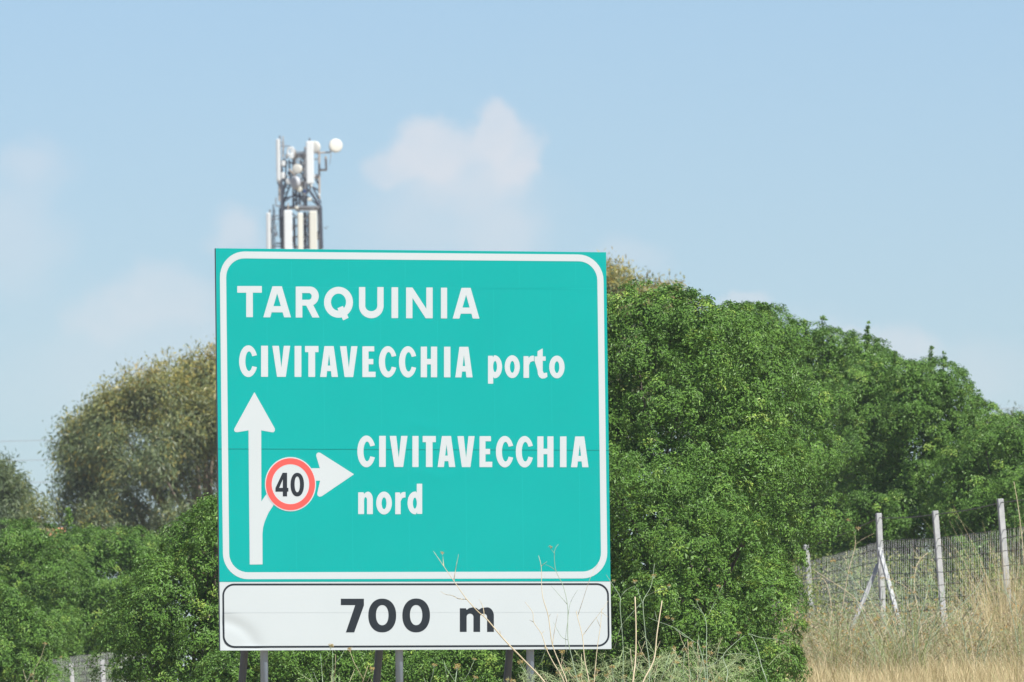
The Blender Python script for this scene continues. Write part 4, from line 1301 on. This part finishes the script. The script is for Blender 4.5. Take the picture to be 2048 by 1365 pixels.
for (xs_, yt, yb, dy, yw, m_) in ((308, 100, 562, -1.5, -58, 't_white'), (655, 124, 592, -1.6, 8, 't_white'), (202, 905, 1330, -1.5, -50, 't_white'), (416, 880, 1330, -1.9, 6, 't_white'), (549, 908, 1330, -1.6, 40, 't_cream'), (690, 886, 1330, -1.7, 10, 't_cream')):
    hw = {308: 20, 655: 41, 202: 22, 416: 45, 549: 31, 690: 43}[xs_] * k_
    a = rad(yw)
    wx, wdp = abs(hw), .2
    c = (tw(xs_, yt, dy) + tw(xs_, yb, dy)) / 2
    ex, ey = Vector((math.cos(a * .35), math.sin(a * .35), 0)), Vector((-math.sin(a * .35), math.cos(a * .35), 0))
    mb = MB(); mb.box(c, wx, wdp * .5, (yb - yt) / 2 * k_, (ex, ey, Vector((0, 0, 1))))
    pa = mb.build('panel_antenna', M[m_], TOWER, bevel=.06)
    s_ = MB()
    s_.tube([c + ey * .3 + Vector((0, 0, (yb - yt) / 2 * k_ + .2)), c + ey * .3 - Vector((0, 0, (yb - yt) / 2 * k_ + .45))], .05, 6)
    for f in (-.7, .7):
        z = Vector((0, 0, f * (yb - yt) / 2 * k_))
        s_.box(c + ey * .2 + z, .06, .12, .05)
        s_.tube([c + ey * .3 + z, Vector((tb_.x + (c.x - tb_.x) * .45, TY - .5, c.z + z.z))], .035, 5)
    sub('mounting_pole', s_, M['t_grey'], pa, TOWER)


def dish(x, y, r, dy, face, depth=.35, m_='t_dish', drum=True, arm=None):
    c = tw(x, y, dy); f = Vector(face).normalized()
    o = f.orthogonal().normalized(); q = f.cross(o)
    R = r * k_
    mb = MB()
    prof_ = [(0.0, .10), (.55, .085), (.85, .05), (1.0, 0.0), (1.0, -depth * .7), (.8, -depth), (.3, -depth * 1.35), (0.06, -depth * 1.4)]
    n = 24
    P = []
    for (rr, hh) in prof_:
        for k in range(n):
            a = 2 * math.pi * k / n
            P.append(c + f * (hh * R * 1.2) + (o * math.cos(a) + q * math.sin(a)) * (max(rr, .001) * R))
    fs = [(i * n + k, i * n + (k + 1) % n, (i + 1) * n + (k + 1) % n, (i + 1) * n + k) for i in range(len(prof_) - 1) for k in range(n)]
    mb.poly(P, fs)
    d = mb.build('dish_antenna', M[m_], TOWER, smooth=True)
    if arm:
        s_ = MB()
        s_.tube([c - f * R * .5] + [tw(*a) for a in arm], .05, 6)
        sub('mounting_arm', s_, M['t_brown'], d, TOWER)


dish(938, 172, 75, -.8, (.25, -1, .05), arm=[(880, 200, -.6), (880, 246, -.5), (760, 252, -.4)])
dish(700, 190, 68, 1.0, (-.35, -1, .02), arm=[(730, 250, 1.0), (755, 260, .3)])
dish(512, 428, 54, -1.6, (-.35, -1, .0), m_='t_dish', depth=.5, arm=[(560, 440, -.6)])
dish(480, 580, 74, -1.9, (-1.7, -1, -.05), m_='t_dish_grey', depth=.55, arm=[(560, 600, -.6)])
dish(420, 562, 34, -1.2, (-.3, -1, 0), m_='t_white', arm=[(470, 580, -.5)])
dish(543, 650, 30, -1.8, (.5, -1, -.2), m_='t_cream', arm=[(570, 660, -.6)])
dish(728, 512, 30, .2, (.7, -1, 0), m_='t_white', arm=[(752, 520, 0)])
for (x, y, w, h, dy, m_) in ((365, 368, 20, 28, -1, 't_white'), (360, 500, 21, 34, -1, 't_white'), (400, 290, 16, 26, -.6, 't_white'), (452, 290, 22, 26, -.9, 't_white'), (597, 672, 16, 16, -1.2, 't_blue'), (670, 612, 12, 14, -1, 't_white'), (286, 1140, 13, 22, -1, 't_white'), (232, 1090, 10, 26, -1.1, 't_dark'), (758, 712, 10, 16, -.5, 't_white'),
                              (480, 1200, 18, 30, -.4, 't_dark'), (480, 1060, 16, 30, -.2, 't_grey'), (510, 850, 18, 16, -1.5, 't_cream'), (650, 760, 22, 18, -.8, 't_cream'), (745, 1140, 14, 34, -.4, 't_dark'), (560, 590, 20, 22, -.9, 't_brown')):
    mb = MB(); mb.box(tw(x, y, dy), w * k_, .16, h * k_)
    mb.build('equipment_box', M[m_], TOWER, bevel=.03)
# thin poles, whips and the U bracket
for (x0, y0, x1_, y1_, r, dy) in ((755, 230, 758, 760, .06, 0), (318, 560, 320, 780, .05, -1), (360, 70, 358, 300, .03, -.6), (490, 215, 492, 380, .04, -.7), (600, 185, 603, 300, .035, .2), (410, 200, 412, 300, .035, -.5), (416, 800, 416, 880, .035, -1.7)):
    mb = MB(); tower_post(mb, x0, y0, x1_, y1_, r, dy); mb.build('pole', M['t_brown'], TOWER)
mb = MB(); mb.tube([tw(760, 438), tw(833, 438), tw(833, 415)], .075, 6); mb.tube([tw(833, 440), tw(826, 290)], .06, 6)
mb.build('antenna_bracket', M['t_brown'], TOWER); mb = MB()
mb.tube([tw(425, 430, -1.2), tw(545, 570, -1)], .06, 5)
mb.tube([tw(870, 210), tw(885, 260), tw(870, 380)], .015, 4)
mb.build('cable', M['t_brown'], TOWER)
for (x0, y0, x1_, y1_, r, dy) in ((254, 815, 252, 1330, .035, -1), (268, 860, 270, 1330, .03, -.8), (240, 940, 235, 1330, .025, -.9), (282, 740, 282, 830, .035, -1), (282, 830, 335, 832, .045, -1), (240, 940, 335, 938, .04, -.9), (280, 1240, 345, 1242, .05, -.8), (270, 1040, 300, 1140, .025, -.8), (300, 1020, 270, 1090, .02, -.8), (380, 200, 340, 130, .02, -.5), (365, 120, 365, 340, .03, -.5),
                                  (600, 960, 640, 960, .04, -.6), (590, 1040, 645, 1000, .035, -.6), (590, 1100, 645, 1150, .035, -.6), (590, 1200, 645, 1160, .035, -.6), (800, 1080, 860, 1055, .015, -.3), (815, 1060, 840, 1090, .02, -.3), (700, 320, 755, 320, .04, 0), (540, 770, 600, 730, .05, -.8), (550, 800, 560, 880, .05, -1.3), (380, 780, 440, 740, .05, -1)):
    mb = MB(); tower_post(mb, x0, y0, x1_, y1_, r, dy, 5); mb.build('bracket', M['t_grey'], TOWER)
mb = MB()     # small loop antennas near the top
for (x, y, rx, ry) in ((440, 240, 30, 44), (462, 232, 14, 40)):
    mb.tube([tw(x + rx * math.cos(a), y + ry * math.sin(a), -.9) for a in np.linspace(0, 2 * math.pi, 15)], .06, 6)
mb.build('loop_antenna', M['t_white'], TOWER)

# ------------------------------------------------------------------ overhead cables and the house behind the shrubs
for lab, y0 in (('uppermost of the three faint overhead cables left of the eucalyptus', 883), ('middle one of the three faint overhead cables left of the eucalyptus', 922), ('lowest of the three faint overhead cables left of the eucalyptus', 967)):
    mb = MB()
    W = []
    for k in range(41):
        px = -900 + 3800 * k / 40
        W.append(at(px, y0 - .032 * px + ((px - 900) / 1900) ** 2 * -12 + 3, 520))
    mb.tube(W, .013, 5)
    o = mb.build('overhead_cable', M['cable'], None, origin=W[20])
    tag(o, lab, 'cable', 'faint overhead cables')
HY = 300.0
hb = at(20, 1072, HY)
HOUSE = empty('house', (hb.x, HY, gz(hb.x, HY)), 'house almost hidden by shrubs, only a bit of terracotta roof showing', 'house')
e0, e1 = at(-380, 1070, HY), at(127, 1070, HY)
zr, ze = e0.z, e0.z - 1.3
mb = MB()
mb.poly([(e0.x, HY, zr), (e1.x, HY, zr), (e1.x + .1, HY - 2.6, ze), (e0.x - .1, HY - 2.6, ze), (e1.x + .1, HY + 2.6, ze), (e0.x - .1, HY + 2.6, ze)], [(0, 3, 2, 1), (0, 1, 4, 5)])
mb.poly([(e0.x, HY, zr - .12), (e1.x, HY, zr - .12), (e1.x + .1, HY - 2.6, ze - .12), (e0.x - .1, HY - 2.6, ze - .12), (e1.x + .1, HY + 2.6, ze - .12), (e0.x - .1, HY + 2.6, ze - .12)], [(0, 1, 2, 3), (0, 5, 4, 1)])
mb.tube([(e0.x - .05, HY, zr), (e1.x + .05, HY, zr)], .1, 8)
mb.build('roof', M['roof'], HOUSE)
mb = MB()
gzv = HOUSE.location.z - .1
a0, a1 = e0.x + .3, e1.x - .3
mb.poly([(a0, HY - 2.3, gzv), (a1, HY - 2.3, gzv), (a1, HY + 2.3, gzv), (a0, HY + 2.3, gzv), (a0, HY - 2.3, ze), (a1, HY - 2.3, ze), (a1, HY + 2.3, ze), (a0, HY + 2.3, ze), (a0, HY, zr - .2), (a1, HY, zr - .2)],
        [(0, 1, 5, 4), (2, 3, 7, 6), (1, 2, 6, 9, 5), (3, 0, 4, 8, 7)])
mb.build('wall', M['wall'], HOUSE)

# ------------------------------------------------------------------ haze
def haze(density):
    mb = MB()
    mb.box((0, 420, 30), 420, 520, 31.5)
    m = bpy.data.materials.new('haze_air'); m.use_nodes = True
    nt = m.node_tree; nt.nodes.clear()
    out = nt.nodes.new('ShaderNodeOutputMaterial')
    v = nt.nodes.new('ShaderNodeVolumePrincipled')
    v.inputs['Color'].default_value = (.86, .92, 1.0, 1)
    v.inputs['Density'].default_value = density
    v.inputs['Anisotropy'].default_value = 0.0
    nt.links.new(v.outputs[0], out.inputs['Volume'])
    o = mb.build('haze', m, None, origin=(0, 420, 0))
    tag(o, kind='stuff')
    return o


HAZE = 0.00012
if HAZE:
    haze(HAZE)
